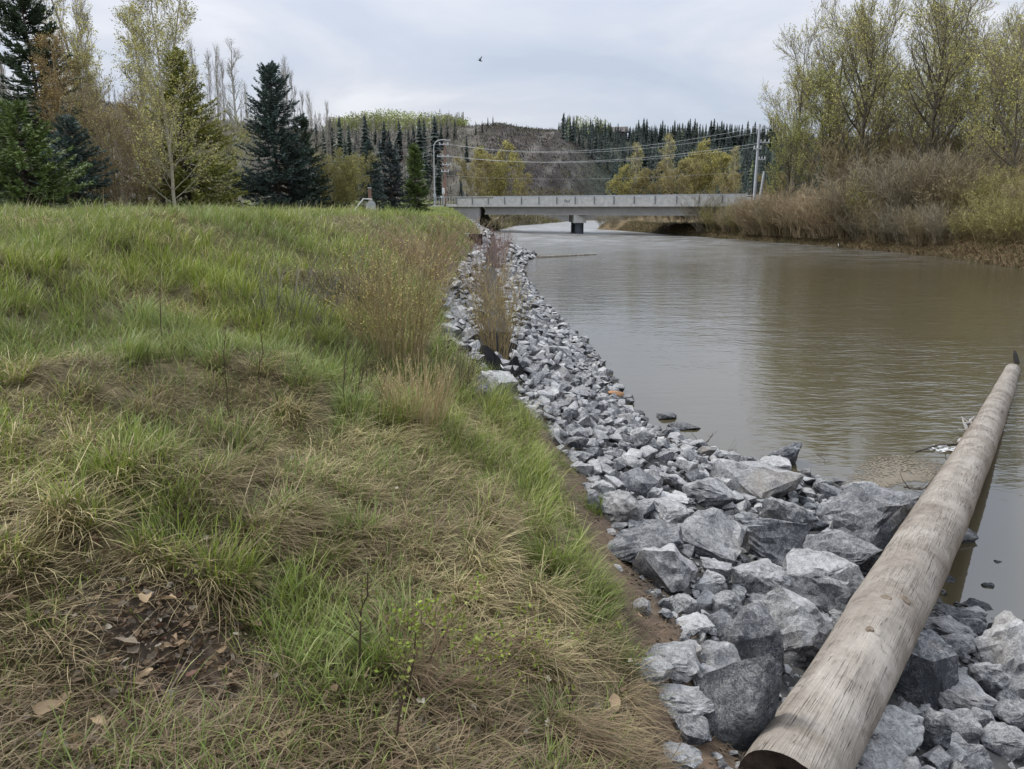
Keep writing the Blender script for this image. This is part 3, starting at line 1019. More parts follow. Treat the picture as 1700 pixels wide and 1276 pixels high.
def broadleaf(name, H, spread, seed, bark, leafc, lab, loc=(0, 0, 0), n1=26, n2=9, n3=7, leafn=3, leaf=.13, columnar=0.0, stems=1, t_low=.18, cat='tree', group=None, trunk_r=None, upk=.5, twig_r=.012, ang=.75, bare_top=0, br=.5, jig=1.0, upr=0.0, ptop=.22, limb=1.0):
    """trunk and limbs as one skinned bark mesh, twigs and young leaves as the crown"""
    rs = RS(seed)
    t_ = thing(name, lab, cat, loc, 0, group)
    k = 9
    P = np.zeros((stems, k, 3))
    for s in range(stems):
        a = s / max(stems, 1) * 6.283 + rs.rand()
        lean = (0.0 if stems == 1 else .22 + .18 * rs.rand()) * H
        zz_ = np.linspace(-.25, H * (1 if s == 0 else rs.uniform(.75, 1)), k)
        f = np.clip(zz_ / H, 0, 1)
        P[s, :, 0] = math.cos(a) * lean * f ** .8
        P[s, :, 1] = math.sin(a) * lean * f ** .8
        P[s, :, 2] = zz_
        P[s, 1:, :2] += np.cumsum(rs.normal(0, .011 * jig * H ** .7, (k - 1, 2)), 0)
    r0 = (trunk_r or .018 * H) / stems ** .5
    R = np.tile(np.linspace(1, .12, k)[None] * r0, (stems, 1))
    prof = (lambda t: np.interp(t, [t_low, .35, .6, 1.0], [.75, 1.0, .8 + (ptop - .22) * .6, ptop]))
    Q1, R1 = kids(P, R, n1, t_low, .98, ang * (1 - .55 * columnar), lambda t: spread * prof(t), 7, rs, up=upk + columnar * 1.2, wig=.08, rr=br, tip=.25)
    Q2, R2 = kids(Q1, R1, n2, .2, .98, .65 - .3 * columnar, lambda t: spread * .42 * (1.05 - .5 * t), 5, rs, up=.45 + columnar + upr, wig=.13, rr=.6, tip=.4)
    Q3, R3 = kids(Q2, R2, n3, .15, 1.0, .6 - .2 * columnar, lambda t: spread * .17 * (1.1 - .4 * t) + .12, 3, rs, up=.35 + columnar * .5 + upr, wig=.16, rr=.6, tip=.5)
    bm_ = MB()
    bv = np.array(bark)
    V, F = tubes(P, R, 8)
    bm_.add(V, F, bv * limb)
    V, F = tubes(Q1, np.maximum(R1, twig_r * 1.2), 5)
    bm_.add(V, F, bv * limb)
    V, F = tubes(Q2, np.maximum(R2, twig_r), 3)
    bm_.add(V, F, bv * .9)
    tr_o = bm_.obj('trunk', M_BARK, t_, smooth=True)
    cm = MB()
    V, F = ribbons(Q3, np.maximum(R3, twig_r * .8), rs)
    cm.add(V, F, bv * .95)
    if leafn:
        B0 = Q3[:, 1:].reshape(-1, 3)
        idx = rs.randint(0, len(B0), len(Q3) * leafn)
        pts_ = B0[idx] + rs.normal(0, .05, (len(idx), 3))
        if bare_top:
            keep = rs.rand(len(pts_)) < np.interp(pts_[:, 2] / H, [.3, 1], [1, 1 - bare_top])
            pts_ = pts_[keep]
        V, F = leaves(pts_, leaf, rs)
        lc = np.array(leafc[0])[None] * (1 - rs.rand(len(pts_), 1)) + np.array(leafc[1])[None] * rs.rand(len(pts_), 1)
        clump = .7 + .6 * fbm(pts_[:, 0] * .8 + pts_[:, 2] * .3, pts_[:, 1] * .8 + pts_[:, 2] * .7, seed, 2)[:, None]
        cm.add(V, F, np.repeat(lc * clump, 4, 0))
    cr = cm.obj('crown', M_LEAF, t_)
    part_of(t_, tr_o, cr)
    return t_


def gz(x, y):
    return float(terrain(x, y, False))


def place(px, Y):
    """ground point straight below a photo column at forward distance Y"""
    q = at(px, 338, Y)
    return (q[0], Y, gz(q[0], Y) - .05)


def htop(px, py, Y):
    q = at(px, py, Y)
    return q[2] - gz(q[0], Y)


BLUE = [(.042, .064, .056), (.085, .118, .104)]
DKGR = [(.035, .054, .034), (.07, .098, .058)]
GREEN = [(.070, .108, .034), (.13, .17, .05)]
OLIVE = [(.15, .17, .045), (.30, .29, .08)]

conifer('spruce_tree', htop(462, 108, 45), 3.0, 11, BLUE, 1.1, .25, .66, 'big blue-green spruce standing alone at the edge of the field', loc=place(464, 45))
conifer('spruce_tree', htop(512, 190, 46), 2.2, 12, DKGR, 1.0, .25, .8, 'lower dark spruce leaning out behind the big blue-green spruce', loc=place(508, 46.5))
conifer('spruce_tree', htop(78, -45, 37), 2.9, 13, DKGR, 1.05, .30, .62, 'tallest dark spruce, its ragged top cut off by the frame', loc=place(84, 37))
conifer('spruce_tree', htop(60, 175, 28), 2.35, 14, GREEN, 1.1, .22, .62, 'bushy bright green spruce at the far left of the field', loc=place(48, 28))
conifer('spruce_tree', htop(135, 195, 32), 2.0, 15, BLUE, 1.0, .24, .7, 'low bluish spruce right of the bushy bright green spruce', loc=place(128, 32))
conifer('spruce_tree', htop(312, 82, 40), 3.2, 16, OLIVE, 1.3, .24, .72, 'yellowish olive conifer behind a pale slender trunk', loc=place(318, 40))
conifer('spruce_tree', htop(262, 215, 42), 1.6, 17, DKGR, .9, .25, .7, 'dark low spruce half hidden left of the olive conifer', loc=place(268, 42))
conifer('spruce_tree', htop(617, 236, 52), 1.35, 18, BLUE, 1.1, .22, .75, 'left one of two small blue spruces, with a browned tip', loc=place(616, 52))
conifer('spruce_tree', htop(652, 238, 55), 1.6, 19, [(.03, .04, .042), (.055, .07, .07)], 1.1, .22, .75, 'right one of two small blue spruces behind the metal panel', loc=place(650, 55))
conifer('juniper_tree', htop(687, 244, 60), 1.25, 20, GREEN, 1.4, .22, .6, 'slim yellow-green conifer just left of the street lamp', loc=place(690, 58))

PALE, BROWN, GREYB = (.33, .30, .225), (.24, .18, .115), (.31, .275, .23)
BUD = [(.34, .33, .10), (.46, .42, .15)]
broadleaf('poplar_tree', htop(290, -30, 33), 2.4, 31, PALE, BUD, 'slender pale-trunked poplar with fresh buds in front of the olive conifer', place(291, 33), n1=46, n2=8, n3=5, leafn=4, leaf=.085, trunk_r=.085, ang=.8, twig_r=.0045, t_low=.08, br=.26)
broadleaf('poplar_tree', htop(215, -60, 44), 2.9, 32, GREYB, BUD, 'tall budding poplar with twin stems right of the tallest dark spruce', place(222, 44), n1=26, n2=8, n3=5, leafn=4, leaf=.11, stems=2, br=.3, twig_r=.007, columnar=.3)
broadleaf('poplar_tree', htop(185, 20, 46), 2.2, 33, GREYB, BUD, 'thin budding poplar between the tallest spruce and the twin-stemmed poplar', place(178, 46), n1=30, n2=8, n3=5, leafn=3, leaf=.09, twig_r=.007, columnar=.4, br=.3)
broadleaf('small_tree', htop(110, 62, 33), 1.4, 34, (.26, .19, .10), [(.38, .30, .10), (.36, .24, .10)], 'rusty brown budding tree in front of the tallest dark spruce', place(118, 33), n1=22, n2=8, n3=6, leafn=2, leaf=.06, twig_r=.006, t_low=.42)
broadleaf('small_tree', htop(195, 150, 35), 1.7, 35, BROWN, [(.34, .30, .10), (.36, .29, .12)], 'brown twiggy tree with several stems between the spruces', place(198, 35), n1=18, n2=8, n3=6, leafn=2, leaf=.06, stems=4, twig_r=.006, t_low=.1)
broadleaf('small_tree', htop(245, 170, 37), 1.5, 36, BROWN, [(.34, .32, .10), (.38, .34, .13)], 'brown twiggy tree with leaning stems beside the olive conifer', place(240, 37), n1=18, n2=8, n3=6, leafn=2, leaf=.06, stems=3, twig_r=.006, t_low=.1)
broadleaf('aspen_tree', htop(400, 80, 62), 2.0, 37, (.36, .34, .3), [(.22, .21, .14), (.3, .3, .2)], 'bare whitish aspen left of the big blue-green spruce', place(402, 62), n1=26, n2=7, n3=4, leafn=1, leaf=.08, columnar=.25, twig_r=.009)
broadleaf('willow_bush', htop(570, 262, 48), 1.5, 38, (.24, .21, .09), [(.36, .34, .10), (.30, .30, .08)], 'rounded yellow-green bush right of the big blue-green spruce', place(572, 48), n1=12, n2=8, n3=6, leafn=2, leaf=.06, stems=9, t_low=.05, twig_r=.007, cat='bush')
broadleaf('willow_bush', htop(375, 200, 50), 1.6, 39, (.24, .22, .10), [(.34, .35, .09), (.40, .39, .12)], 'yellow-green budding bush between olive conifer and big blue-green spruce', place(376, 50), n1=12, n2=8, n3=6, leafn=2, leaf=.06, stems=7, t_low=.05, twig_r=.007, cat='bush')

broadleaf('poplar_tree', htop(262, 30, 47), 2.4, 43, GREYB, BUD, 'budding yellow-green poplar directly behind the olive conifer', place(258, 47), n1=34, n2=9, n3=5, leafn=5, leaf=.10, twig_r=.007, columnar=.3, br=.3)
broadleaf('poplar_tree', htop(165, 110, 40), 2.0, 44, BROWN, [(.36, .33, .10), (.44, .40, .14)], 'bushy yellow-brown young poplar right of the low bluish spruce', place(168, 40), n1=30, n2=9, n3=5, leafn=5, leaf=.085, twig_r=.006, columnar=.2, br=.3, t_low=.06)
# rows of bare columnar poplars behind the spruces
cp = broadleaf('columnar_poplar', 13, 2.6, 41, GREYB, BUD, 'bare columnar poplar in the row behind the spruces', n1=34, n2=7, n3=4, leafn=0, columnar=.8, t_low=.1, twig_r=.007, trunk_r=.13, br=.3, group='bare columnar poplars')
cp2 = broadleaf('columnar_poplar', 13, 2.2, 42, (.28, .25, .22), BUD, 'bare columnar poplar in the row behind the spruces', n1=30, n2=7, n3=4, leafn=0, columnar=.85, t_low=.1, twig_r=.007, trunk_r=.12, br=.3, group='bare columnar poplars')
rs = RS(5)
CP = [(-6, -60, 66), (8, -40, 70), (22, -30, 64), (36, -60, 72), (160, -10, 72), (150, 60, 78), (345, 84, 72), (360, 95, 76), (374, 92, 74), (388, 110, 80), (490, 112, 78), (497, 125, 82), (476, 122, 80), (513, 160, 82), (528, 163, 84), (549, 176, 84), (533, 196, 90), (553, 200, 92), (420, 150, 84)]
used = set()
def cp_label(px):
    side = [(-50, 60, 'behind the tallest dark spruce at far left'), (100, 200, 'between the tallest dark spruce and the twin-stemmed poplar'), (300, 410, 'between the olive conifer and the big blue-green spruce'), (411, 600, 'right of the big blue-green spruce')]
    for a_, b_, t_ in side:
        if a_ <= px <= b_:
            row = sorted(c_[0] for c_ in CP if a_ <= c_[0] <= b_)
            return '%s bare columnar poplar %s' % (('first', 'second', 'third', 'fourth', 'fifth', 'sixth', 'seventh', 'eighth', 'ninth', 'tenth')[row.index(px)], t_)


for i, (px_, py_, Y_) in enumerate(CP):
    src = (cp, cp2)[i % 2]
    h_ = htop(px_, py_, Y_) / 13
    p_ = place(px_, Y_)
    if src.name not in used:
        used.add(src.name)
        src.location = p_
        src.scale = (h_ * .9, h_ * .9, h_)
        src.rotation_euler = (0, 0, rs.rand() * 6)
        src['label'] = cp_label(px_)
    else:
        dup(src, p_, rs.rand() * 6, (h_ * .9, h_ * .9, h_), cp_label(px_))

# cottonwoods on the right bank
CW = [(.20, .165, .125)]
CL = [(.37, .37, .10), (.52, .48, .17)]
c1 = broadleaf('cottonwood_tree', 16, 6.2, 51, (.19, .165, .125), CL, '', n1=22, n2=10, n3=8, leafn=8, leaf=.12, jig=.5, upr=.35, upk=.6, ptop=.48, limb=.55, br=.6, stems=1, t_low=.2, twig_r=.014, bare_top=.2)
c2 = broadleaf('cottonwood_tree', 16, 5.6, 52, (.23, .20, .155), CL, '', n1=13, n2=10, n3=8, leafn=8, leaf=.12, jig=.5, upr=.35, upk=.6, ptop=.45, limb=.6, br=.6, stems=3, t_low=.22, twig_r=.014, bare_top=.3)
c3 = broadleaf('cottonwood_tree', 16, 6.4, 53, (.14, .12, .095), [(.30, .33, .08), (.42, .42, .12)], '', n1=24, n2=10, n3=8, leafn=9, ptop=.4, limb=.6, leaf=.125, jig=.6, upr=.35, upk=.6, stems=1, t_low=.15, twig_r=.014)
CWL = [
    (c2, 1318, 86, 94, 'leftmost cottonwood on the right bank, nearest the grey utility pole'),
    (c3, 1362, 150, 86, 'short leafy cottonwood in front of the leftmost one, green to the ground'),
    (c1, 1418, 55, 79, 'cottonwood with a thick dark trunk, second from the utility pole'),
    (c2, 1452, 52, 84, 'cottonwood with thin upright limbs between the two dark-trunked ones'),
    (c1, 1530, 36, 72, 'broad round-topped cottonwood, the tallest on the right bank'),
    (c2, 1588, 40, 74, 'cottonwood with a fan of pale limbs right of the tallest one'),
    (c3, 1306, 215, 84, 'low leafy cottonwood right beside the grey utility pole, green to its foot'),
    (c3, 1628, 150, 70, 'low leafy cottonwood under the gap in the right-hand treetops'),
    (c2, 1690, 30, 62, 'bare-limbed cottonwood cut off by the right edge of the frame'),
    (c1, 1745, 70, 64, 'cottonwood mostly outside the frame at the far right'),
    (c3, 1480, 190, 90, 'small cottonwood at the back between the taller crowns'),
    (c1, 1375, 78, 92, 'hazy cottonwood at the back between the leftmost and the dark-trunked one'),
    (c1, 1652, 62, 82, 'hazy cottonwood at the back right of the fan of pale limbs'),
    (c2, 1500, 48, 88, 'slim cottonwood filling the gap left of the tallest one'),
    (c3, 1560, 180, 84, 'small green cottonwood behind the tallest one'),
]
used = set()
for src, px_, py_, Y_, lb in CWL:
    h_ = htop(px_, py_, Y_) / 16
    p_ = place(px_, Y_)
    if src.name not in used:
        used.add(src.name)
        src.location, src.scale, src.rotation_euler = p_, (h_,) * 3, (0, 0, rs.rand() * 6)
        tag(src, lb, 'tree', 'cottonwoods on the right bank')
    else:
        dup(src, p_, rs.rand() * 6, h_, lb, 'cottonwoods on the right bank', 'tree')

# yellowish willows behind the bridge
YW = [(.38, .36, .10), (.48, .43, .14)]
y1 = broadleaf('willow_tree', 10, 3.4, 61, (.21, .18, .09), YW, '', n1=14, n2=9, n3=8, leafn=4, leaf=.16, stems=5, t_low=.08, twig_r=.016)
y2 = broadleaf('willow_tree', 10, 3.0, 62, (.23, .19, .11), [(.36, .32, .11), (.40, .33, .14)], '', n1=14, n2=9, n3=8, leafn=3, leaf=.15, stems=4, t_low=.08, twig_r=.016)
y3 = broadleaf('willow_tree', 10, 2.2, 63, (.36, .33, .26), YW, '', n1=24, n2=8, n3=6, leafn=2, leaf=.14, stems=1, t_low=.12, twig_r=.018, columnar=.3)
YL = [(y1, 828, 246, 172, 'wide yellow willow behind the left half of the bridge'), (y2, 792, 262, 165, 'small yellow willow left of the wide one behind the bridge'), (y2, 866, 290, 214, 'low yellow willow at the right foot of the wide one behind the bridge'),
      (y3, 1054, 246, 140, 'pale-trunked willow first in the yellow clump behind the right half of the bridge'), (y1, 1040, 285, 142, 'low yellow willow at the left end of the clump behind the bridge'), (y3, 1106, 232, 150, 'tallest pale-trunked willow in the yellow clump behind the bridge'),
      (y2, 1088, 285, 138, 'low yellow willow in the middle of the clump behind the bridge'), (y1, 1160, 246, 136, 'broad yellow willow behind the right half of the bridge'), (y2, 1128, 270, 132, 'brownish willow left of the broad yellow one'),
      (y3, 1216, 250, 128, 'bare pale-limbed willow left of the grey utility pole'), (y2, 1205, 290, 124, 'low brownish willow behind the bridge rail at its right end'), (y3, 1182, 262, 150, 'thin pale willow between the broad yellow one and the bare one'),
      (y2, 1285, 290, 100, 'yellow-green bush right of the grey utility pole')]
used = set()
for src, px_, py_, Y_, lb in YL:
    p_ = list(place(px_, Y_))
    h_ = (at(px_, py_, Y_)[2] - p_[2]) / 10
    sc_ = (h_ * 1.1, h_ * 1.1, h_)
    if src.name not in used:
        used.add(src.name)
        src.location, src.scale = p_, sc_
        tag(src, lb, 'tree', 'yellowish willows beyond the bridge')
    else:
        dup(src, p_, rs.rand() * 6, sc_, lb, 'yellowish willows beyond the bridge', 'tree')


# brush on the right bank and other twiggy shrubs
def shrub(name, H, spread, seed, stemc, leafc, lab, loc=(0, 0, 0), ns=60, n2=5, n3=3, leafn=1, leaf=.05, r=.01, cat='bush', group=None, lean=(0, 0), foot=.25, twig=.7, jit=.012):
    rs = RS(seed)
    t_ = thing(name, lab, cat, loc, 0, group)
    k = 6
    a = rs.rand(ns) * 6.283
    rad = rs.rand(ns) ** .6
    f = np.linspace(0, 1, k)
    h = H * rs.uniform(.55, 1.0, ns) * (1 - .25 * rad)
    foot_ = foot * H * np.sqrt(rs.rand(ns))
    bx = np.cos(a) * foot_ * .8
    by = np.sin(a) * foot_ * .8
    out = spread * rad * H
    P = np.stack([bx[:, None] + (np.cos(a) * out + lean[0] * h)[:, None] * f ** 1.25, by[:, None] + (np.sin(a) * out + lean[1] * h)[:, None] * f ** 1.25, -.1 + (h + .1)[:, None] * f ** .95], -1)
    P[:, 1:] += np.cumsum(rs.normal(0, jit * H, (ns, k - 1, 3)), 1)
    R = r * rs.uniform(.7, 1.3, (ns, 1)) * np.linspace(1, .4, k)[None]
    Q2, R2 = kids(P, R, n2, .3, .98, .5, lambda t: H * .30 * (1.15 - .7 * t) * twig, 4, rs, up=.4, wig=.12, rr=.65, tip=.5)
    sm = MB()
    cvar = (.7 + .6 * rs.rand(ns))[:, None, None]
    V, F = tubes(P, R, 3)
    sm.add(V, F, np.broadcast_to(np.array(stemc) * cvar, (ns, k * 3, 3)).reshape(-1, 3))
    V, F = ribbons(Q2, np.maximum(R2, r * .4), rs)
    sm.add(V, F, np.array(stemc) * 1.05)
    last = Q2
    if n3:
        Q3, R3 = kids(Q2, R2, n3, .2, 1, .5, lambda t: H * .13 * twig + 0 * t, 3, rs, up=.4, wig=.15, rr=.7, tip=.5)
        V, F = ribbons(Q3, np.maximum(R3, r * .35), rs)
        sm.add(V, F, np.array(stemc) * 1.1)
        last = Q3
    so = sm.obj('stems', M_BARK, t_)
    part_of(t_, so)
    so['kind'] = 'stuff'
    if leafn:
        B0 = last.reshape(-1, 3)
        pts_ = B0[rs.randint(0, len(B0), len(last) * leafn)]
        V, F = leaves(pts_, leaf, rs, .6)
        lc = np.array(leafc[0])[None] * (1 - rs.rand(len(pts_), 1)) + np.array(leafc[1])[None] * rs.rand(len(pts_), 1)
        lo = mk('buds', V, F, M_LEAF, t_, col=np.repeat(lc, 4, 0))
        part_of(t_, lo)
        lo['kind'] = 'stuff'
    return t_


BRN = (.28, .225, .135)
GRY = (.235, .205, .14)
RED = (.30, .20, .125)
b1 = shrub('riverside_brush', 4, .42, 71, BRN, [(.2, .16, .09), (.24, .2, .1)], '', ns=85, n2=9, n3=5, leafn=1, leaf=.07, jit=.026, r=.013)
b2 = shrub('riverside_brush', 4, .5, 72, GRY, [(.17, .15, .1), (.2, .18, .1)], '', ns=75, n2=10, n3=5, leafn=0, leaf=.05, jit=.026, r=.014)
b3 = shrub('riverside_brush', 4, .45, 73, (.25, .21, .10), [(.26, .26, .08), (.32, .30, .1)], '', ns=70, n2=8, n3=5, leafn=2, leaf=.08, jit=.026, r=.013)
b4 = shrub('riverside_brush', 4, .38, 74, (.36, .28, .175), [(.22, .17, .1), (.24, .2, .12)], '', ns=95, n2=9, n3=5, leafn=0, leaf=.05, jit=.026, r=.013)
BG = 'leafless brush along the right bank'
BL_ = {1: 'brown leafless brush on the right bank below the cottonwoods', 2: 'grey leafless brush on the right bank below the cottonwoods', 3: 'yellow-green budding willow brush by the right edge of the far bank', 4: 'pale straw-brown brush along the right bank near the bridge'}
BRL = []
BRL += [(1186, 328, 88, 1), (1205, 322, 86.5, 4), (1222, 330, 84, 2), (1238, 322, 88, 1), (1196, 345, 87, 4), (1228, 345, 83, 3), (1172, 342, 92, 2)]
rs = RS(77)
# (px, py of top, distance, kind)
for px_, top_, Y_, kd in [(1115, 318, 98, 2), (1135, 335, 96, 3), (1160, 345, 93, 4), (1185, 340, 91, 3), (1210, 335, 88, 4), (1235, 330, 86, 1), (1258, 325, 84, 4), (1280, 318, 82, 1), (1300, 320, 80, 4), (1322, 312, 78, 4),
                         (1345, 325, 76, 1), (1368, 318, 75, 4), (1392, 305, 74, 4), (1415, 300, 73, 1), (1440, 270, 72, 2), (1465, 285, 70, 3), (1490, 265, 69, 2), (1515, 250, 68, 2), (1540, 255, 66, 2), (1565, 245, 66, 2), (1590, 255, 64, 1), (1615, 260, 62, 1), (1640, 290, 60, 3), (1665, 285, 58, 3), (1690, 290, 56, 3), (1720, 300, 54, 1),
                         (1350, 345, 72, 1), (1385, 340, 70, 2), (1425, 330, 67, 1), (1460, 345, 65, 2), (1500, 335, 63, 2), (1540, 340, 61, 1), (1575, 335, 59, 2), (1610, 345, 57, 3), (1650, 330, 54, 3), (1690, 325, 51, 3), (1725, 330, 50, 3), (1240, 350, 83, 1), (1275, 348, 80, 1), (1310, 350, 76, 4),
                         (1440, 220, 80, 1), (1500, 225, 79, 1), (1545, 215, 77, 1), (1600, 210, 74, 1), (1640, 215, 72, 2), (1680, 225, 70, 1), (1720, 230, 68, 2)]:
    BRL.append((px_, top_, Y_, kd))
LAND = [(1100, 'before the right end of the bridge deck'), (1150, 'below the bridge rail'), (1205, 'at the end of the bridge'), (1252, 'at the grey utility pole'), (1300, 'right of the grey utility pole'), (1340, 'below the leftmost cottonwood'), (1385, 'below the short leafy cottonwood'), (1425, 'below the thick dark-trunked cottonwood'), (1470, 'left of the tallest cottonwood'), (1520, 'under the tallest cottonwood'), (1560, 'just right of the tallest cottonwood trunk'), (1600, 'below the fan of pale limbs'), (1645, 'under the gap in the right-hand treetops'), (1690, 'by the right frame edge'), (1730, 'at the very edge of the frame')]
KD = {1: 'brown leafless brush', 2: 'grey leafless brush', 3: 'yellow-green budding willow brush', 4: 'straw-brown leafless brush'}
seen_lb = {}


def brush_label(px, top, kd):
    row = 'hanging over the water' if top >= 323 else ('behind the front row' if top > 245 else 'at the back')
    land = min(LAND, key=lambda l_: abs(l_[0] - px))[1]
    lb = '%s %s, %s' % (KD[kd], land, row)
    n_ = seen_lb.get(lb, 0)
    seen_lb[lb] = n_ + 1
    return lb if not n_ else lb.replace(KD[kd], 'another clump of ' + KD[kd].split(' ', 1)[0] + ' brush')


used = set()
for px_, top_, Y_, kd in BRL:
    lb_ = brush_label(px_, top_, kd)
    src = (None, b1, b2, b3, b4)[kd]
    x_ = at(px_, 338, Y_)[0]
    xr_ = float(np.interp(Y_, RY, XR))
    x_ = max(x_, xr_ + .9)
    z_ = float(terrain(x_, Y_)) - .1
    h_ = max((at(px_, top_, Y_)[2] - z_) / 4 * 1.12, .35)
    sc_ = (h_ * 1.15, h_ * 1.15, h_)
    if src.name not in used:
        used.add(src.name)
        src.location, src.scale = (x_, Y_, z_), sc_
        tag(src, lb_, 'bush', BG)
    else:
        dup(src, (x_, Y_, z_), rs.rand() * 6, sc_, lb_, BG, 'bush')
# dark brush under the far end of the bridge
for px_, top_, Y_, lb in ((1000, 352, 132, 'dark brush on the point just right of the pier'), (1018, 350, 128, 'second dark brush right of the pier under the bridge'), (1038, 347, 131, 'third dark brush right of the pier under the bridge'), (1055, 345, 126, 'grey brush under the middle of the right bridge span'), (1075, 344, 124, 'grey brush behind the leaning bank shrub under the bridge'), (1095, 342, 119, 'grey brush below the bridge girder near the right bank'), (1118, 342, 112, 'grey brush below the bridge beside the right abutment'), (1140, 342, 108, 'last grey brush below the bridge at the right abutment'),
                           (985, 356, 150, 'low brush on the far shore seen under the right span'), (1060, 352, 150, 'low brush far behind the bridge under the right span')):
    x_ = max(at(px_, 338, Y_)[0], float(np.interp(Y_, RY, XR)) + .5)
    z_ = float(terrain(x_, Y_)) - .1
    dup(b2, (x_, Y_, z_), rs.rand() * 6, max((at(px_, top_, Y_)[2] - z_) / 4, .5), lb, 'brush under the bridge', 'bush')

# ---------------------------------------------------------------- distant woods
def far_conifer_arrays(H, Rm, seed, tiers=10, spikes=8):
    """jagged whorls of drooping spikes round a thin stem"""
    rs = RS(seed)
    V, F = [], []
    n = 0
    for i in range(tiers):
        f = i / tiers
        z = H * (.06 + .92 * f)
        R = Rm * (1 - f) ** .85 * rs.uniform(.8, 1.15) + .12
        a = (np.arange(spikes) + rs.rand(spikes) * .7) / spikes * 6.283
        L = R * rs.uniform(.65, 1.2, spikes)
        dz = H / tiers
        for j in range(spikes):
            ca, sa = math.cos(a[j]), math.sin(a[j])
            wv = R * .36
            V += [(0, 0, z + dz * 1.15), (ca * L[j] * .55 - sa * wv, sa * L[j] * .55 + ca * wv, z + dz * .1), (ca * L[j], sa * L[j], z - dz * .35 * rs.rand()), (ca * L[j] * .55 + sa * wv, sa * L[j] * .55 - ca * wv, z + dz * .1)]
            F.append((n, n + 1, n + 2, n + 3))
            n += 4
    return np.array(V), np.array(F)


FAR = [far_conifer_arrays(14, r_, 200 + i, 17, 9) for i, r_ in enumerate((2.5, 2.1, 2.8, 2.3))]
FARM = []
for i, (V, F) in enumerate(FAR):
    Vt, Ft = tubes(np.array([[(0, 0, -1.0), (0, 0, 7), (0, 0, 14.2)]]), np.array([[.2, .13, .03]]), 5)
    rsf = RS(i)
    base = np.array([(.032, .044, .034), (.040, .054, .038), (.028, .040, .033), (.044, .057, .036)][i])
    c = np.repeat(base * rsf.uniform(.7, 1.4, (len(F), 1)), 4, 0)
    t_ = thing('conifer_tree', '', 'tree')
    o1 = mk('crown', V, [F], M_NEEDLE, t_, col=c)
    o2 = mk('trunk', Vt, Ft, M_BARK, t_, col=np.array((.1, .08, .07)))
    part_of(t_, o1, o2)
    FARM.append(t_)
rs = RS(91)
used = set()


def put_conifer(px, py, r, lab, grp, wid=1.0):
    a = (px - 850) / 1228
    zb = float(hill(np.array(a), np.array(float(r)))) - .5
    top = at(px, py, r)[2]
    s_ = max((top - zb) / 14, .35)
    i = rs.randint(4)
    src = FARM[i]
    p_ = (a * r, r, zb)
    sc_ = (s_ * wid, s_ * wid, s_)
    if i not in used:
        used.add(i)
        src.location, src.scale = p_, sc_
        tag(src, lab, 'tree', grp)
    else:
        dup(src, p_, rs.rand() * 6, sc_, lab, grp, 'tree')


LH = [(523, 204, 235), (541, 203, 300), (552, 208, 290), (563, 194, 240), (578, 192, 230), (592, 205, 270), (604, 214, 300), (618, 188, 250), (634, 212, 320), (648, 199, 300), (655, 214, 300), (672, 199, 290), (686, 212, 310), (694, 205, 320), (704, 195, 255), (711, 196, 265), (728, 190, 230), (738, 204, 290), (747, 200, 310), (760, 196, 300), (545, 250, 190), (571, 262, 185), (600, 240, 200), (585, 228, 215), (690, 250, 200), (712, 240, 215), (732, 262, 185), (665, 232, 225), (640, 228, 230)]
for px_, py_, r_ in LH:
    put_conifer(px_, py_, r_, 'tall dark spruce whose top rises in front of the green aspens on the left-hand hill' if py_ < 201 and px_ > 600 else ('dark spruce low among bare trunks on the left-hand hill' if py_ > 220 else 'dark spruce near the crest among bare trunks on the left-hand hill'), 'spruces on the left-hand hill', 1.25)
for px_, py_, r_, lb in [(778, 222, 235, 'dark spruce by itself on the slope above the left end of the bridge'), (793, 200, 300, 'first of the dark spruces on the crest left of the bare hill'), (803, 202, 305, 'second of the dark spruces on the crest left of the bare hill'), (812, 203, 330, 'third of the dark spruces on the crest left of the bare hill'), (820, 206, 340, 'last of the dark spruces on the crest left of the bare hill'), (768, 288, 190, 'small dark spruce low on the slope above the left end of the bridge'), (775, 252, 215, 'small dark spruce beside the solitary one above the bridge')]:
    put_conifer(px_, py_, r_, lb, None if False else 'spruces by the bare hill', .8)
x_ = 924.0
while x_ < 1275:
    if not 1008 < x_ < 1034:
        put_conifer(x_, np.interp(x_, [924, 945, 1000, 1080, 1260], [216, 203, 199, 202, 203]) + rs.uniform(-8, 10), 395 + rs.uniform(-12, 12), 'dark conifer on the skyline of the right-hand ridge', 'skyline conifers on the right-hand ridge', 1.25)
    x_ += rs.uniform(2.8, 5.6)

